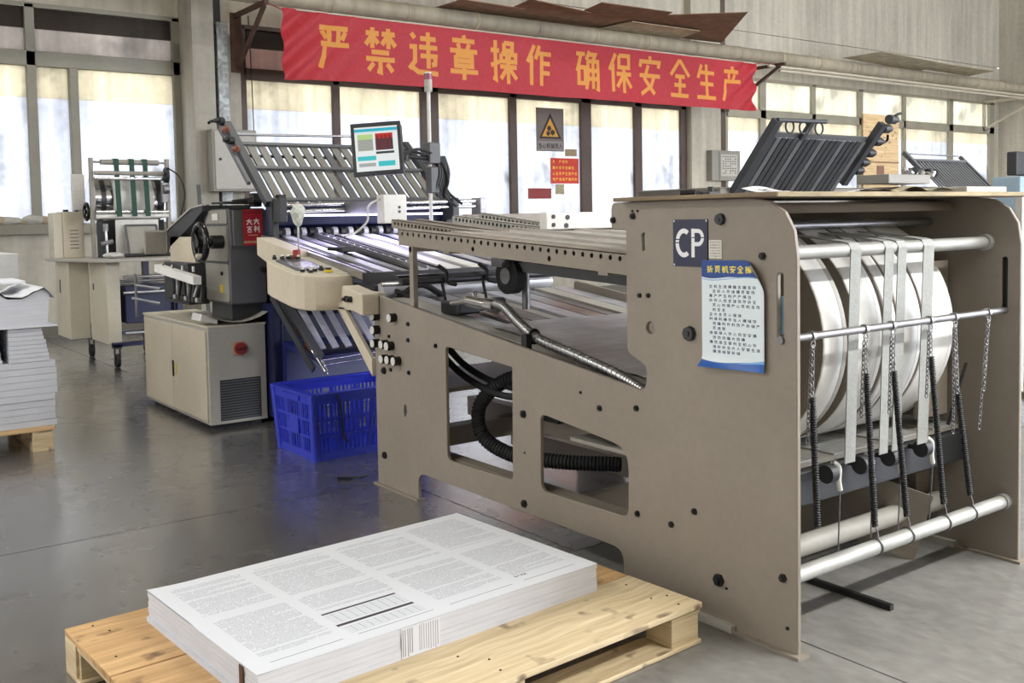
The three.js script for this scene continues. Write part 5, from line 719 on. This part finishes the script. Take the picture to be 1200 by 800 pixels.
  const t = thing('sheet_holder', 'dark grey framed holder leaning on the white board of the delivery stand', 'holder', [3.3, 1.146, -11.4]); part(t, 'plate', bar([3.31, 1.17, -11.36], [3.31, 1.5, -11.5], 0.33, 0.012, [0, 0.4, 0.9]), graphiteLight); part(t, 'rim', [cyl([3.14, 1.17, -11.35], [3.14, 1.5, -11.49], 0.012, 8), cyl([3.48, 1.17, -11.35], [3.48, 1.5, -11.49], 0.012, 8), cyl([3.14, 1.5, -11.49], [3.48, 1.5, -11.49], 0.012, 8)], graphite); part(t, 'base', [cyl([3.08, 1.17, -11.32], [3.6, 1.17, -11.32], 0.02, 10), cyl([3.32, 1.17, -11.3], [3.32, 1.25, -11.33], 0.03, 12), cyl([3.4, 1.17, -11.3], [3.4, 1.22, -11.33], 0.04, 14)], black);
  solo('rag', (() => { const g = new THREE.IcosahedronGeometry(0.07, 2), p = g.attributes.position; for (let i = 0; i < p.count; i++) p.setXYZ(i, p.getX(i) * 1.6, p.getY(i) * 0.45, p.getZ(i) * (0.8 + 0.4 * hash(i, 2, 9))); g.computeVertexNormals(); return g.translate(2.95, 1.178, -11.3); })(), white, 'crumpled white rag on the delivery stand table', 'rag');
  const jet = thing('nozzle_post', 'small silver nozzle post on the delivery stand table', 'nozzle', [2.92, 1.145, -11.45]); part(jet, 'stem', cyl([2.93, 1.146, -11.45], [2.92, 1.5, -11.45], 0.015, 10), chrome); part(jet, 'head', [cyl([2.87, 1.3, -11.45], [2.99, 1.33, -11.43], 0.025, 10), cyl([2.92, 1.44, -11.45], [2.92, 1.52, -11.45], 0.03, 12)], steelDull);
}
// ================================================================ TWO FURTHER FOLDING MACHINES BEHIND THE FEEDER
{
  const o = thing('folding_machine', 'further folding machine with a dark slatted rack leaning towards the board', 'machine', [6.9, 0, -5.5]);
  part(o, 'body', [rbox(6.2, 0.06, -6.6, 7.9, 1.35, -5.45, 0.02)], graphite); part(o, 'base', box(6.3, 0, -6.5, 7.8, 0.06, -5.6), black); part(o, 'top_cover', rbox(6.1, 1.35, -6.4, 8.0, 1.72, -5.45, 0.02), greyDark);
  for (let i = 0; i < 3; i++) { const d = part(o, 'door', rbox(6.26 + i * 0.54, 0.14, -5.455, 6.76 + i * 0.54, 1.28, -5.435, 0.006), graphiteLight); part(d, 'handle', rbox(6.7 + i * 0.54, 0.7, -5.436, 6.72 + i * 0.54, 0.84, -5.42, 0.004), black); } part(o, 'side_panel', rbox(6.18, 0.2, -6.5, 6.2, 1.25, -5.55, 0.006), graphiteLight); part(o, 'cover_seam', rbox(6.12, 1.5, -5.455, 7.98, 1.53, -5.44, 0.004), steelDull);
  const P = (x, t, l = 0) => [x, 1.7 + 0.52 * t + l * 0.6, -5.42 + 0.42 * t - l * 0.8], up = [0, 0.6, -0.8];
  for (let i = 0; i < 18; i++) part(o, 'rack_slat', bar(P(6.33 + i * 0.07, -0.05), P(6.33 + i * 0.07, 0.76), 0.052, 0.014, up), i % 4 === 1 ? graphite : charcoal);
  for (const [t, w, m] of [[0.78, 0.04, graphite], [0.68, 0.015, steelDull], [0.5, 0.05, graphiteLight], [0.42, 0.03, graphiteLight]]) part(o, 'rack_crossbar', bar(P(6.27, t, 0.03), P(7.6, t, 0.03), w, 0.02, up), m);
  part(o, 'rack_arm', bar(P(6.26, -0.1), P(6.26, 1.0), 0.07, 0.06, up), charcoal); part(o, 'rack_arm', bar(P(7.62, 0.1), P(7.62, 1.05), 0.07, 0.06, up), charcoal); part(o, 'rack_arm', bar(P(6.4, 0.3, 0.05), P(6.4, 0.85, 0.05), 0.03, 0.03, up), graphiteLight);
  part(o, 'top_tube', cyl(P(6.26, 1.0), P(6.85, 1.02), 0.018, 10), charcoal); for (const x of [6.45, 6.62, 6.82]) part(o, 'ring', new THREE.TorusGeometry(0.05, 0.008, 8, 20).translate(...P(x, 0.92)), charcoal); part(o, 'stay', bar(P(6.68, 0.75), P(6.68, 1.0), 0.05, 0.03, up), charcoal);
  for (const t of [1.12, 0.98, 0.78, 0.6, 0.45, 0.32]) { const q = P(7.66, t); part(o, 'rack_knob', [cyl(q, [q[0] + 0.08, q[1], q[2]], 0.04, 14), cyl([q[0] + 0.08, q[1], q[2]], [q[0] + 0.12, q[1], q[2]], 0.026, 10)], t > 0.9 ? charcoal : black); }
  part(o, 'rack_tip', tube([P(7.68, 1.1), P(7.74, 1.2), P(7.78, 1.22)], 0.012, 6, 8), black); part(o, 'rack_hook', tube([P(7.76, 0.75), P(7.84, 0.8), P(7.8, 0.88)], 0.012, 6, 8), black);
  const q = thing('folding_machine', 'furthest folding machine with a small slatted rack near the end wall', 'machine', [11.3, 0, -6.8]);
  part(q, 'body', [rbox(10.3, 0.06, -7.9, 12.4, 1.4, -6.6, 0.02)], graphite); part(q, 'base', box(10.4, 0, -7.8, 12.3, 0.06, -6.7), black); part(q, 'top_cover', rbox(10.3, 1.4, -7.7, 12.4, 1.78, -6.5, 0.02), greyDark);
  for (let i = 0; i < 3; i++) { const d = part(q, 'door', rbox(10.36 + i * 0.68, 0.14, -6.605, 10.98 + i * 0.68, 1.32, -6.585, 0.006), graphiteLight); part(d, 'handle', rbox(10.92 + i * 0.68, 0.7, -6.586, 10.94 + i * 0.68, 0.84, -6.57, 0.004), black); } part(q, 'side_panel', rbox(10.28, 0.2, -7.8, 10.3, 1.3, -6.7, 0.006), graphiteLight);
  const K = (x, t, l = 0) => [x, 1.8 + 0.28 * t + l * 0.78, -6.25 - 0.28 * t + l * 0.6], ku = [0, 0.78, 0.6];
  for (let i = 0; i < 17; i++) part(q, 'rack_slat', bar(K(10.62 + i * 0.065, -0.1), K(10.62 + i * 0.065, 1), 0.034, 0.012, ku), graphite);
  part(q, 'rack_crossbar', bar(K(10.58, 1.0, 0.01), K(11.7, 1.0, 0.01), 0.03, 0.02, ku), graphite); part(q, 'rack_arm', [bar(K(10.56, 0.6), K(10.56, 1.35), 0.05, 0.05, ku)], graphite); part(q, 'rack_arm', [bar(K(11.72, -0.1), K(11.72, 1.25), 0.04, 0.04, ku)], graphite); part(q, 'guide_wire', cyl(K(10.56, 1.3), K(11.7, 1.28), 0.008, 8), steelDull);
  for (let i = 0; i < 12; i++) part(q, 'roller_ring', cyl([10.1 + i * 0.055, 1.88 + rr(0, 0.07), -6.35 + rr(-0.05, 0.05)], [10.14 + i * 0.055, 1.88 + rr(0, 0.07), -6.35], 0.045, 12), i % 2 ? charcoal : chrome);
  part(q, 'feed_tray', rbox(9.6, 1.8, -6.6, 10.4, 1.9, -6.2, 0.01), graphiteLight);
  const b = thing('plywood_sheet', 'tall tan plywood sheet standing behind the further folding machine', 'plywood', [11.6, 0, -8.2]); part(b, 'sheet', rbox(12.1, 0, -8.24, 12.95, 2.85, -8.21, 0.004), M('#cdb48c', 0.7, 0, T.wood2)); part(b, 'knot_plate', box(12.42, 2.0, -8.21, 12.58, 2.14, -8.2), M('#6a4632', 0.6)); part(b, 'batten', box(12.1, 2.18, -8.21, 12.95, 2.2, -8.2), card);
  const s = thing('control_terminal', 'dark machine terminal on a pale blue console near the end wall', 'terminal', [14.1, 0, -7]); part(s, 'console', rbox(13.8, 0, -7.3, 14.8, 1.95, -6.9, 0.02), M('#9db7cd', 0.5, 0, T.paint)); part(s, 'screen_housing', rbox(13.9, 1.97, -7.15, 14.7, 2.3, -7.0, 0.02), charcoal);
  const r = thing('sheet_rack', 'pale metal rack of rollers standing beside the far feeder plate', 'rack', [8.0, 0, -4]); for (const x of [7.97, 8.9]) part(r, 'upright', rbox(x, 0, -4.03, x + 0.05, 1.62, -3.97, 0.006), greyLight); for (let i = 0; i < 9; i++) part(r, 'roller', cyl([7.99, 0.9 + i * 0.085, -4], [8.93, 0.9 + i * 0.085, -4], 0.025, 10), i % 3 ? M('#b9b5d6', 0.4, 0.2) : black); part(r, 'foot', box(7.95, 0, -4.3, 8.97, 0.04, -3.7), greyDark);
}

renderer.render(scene, camera);
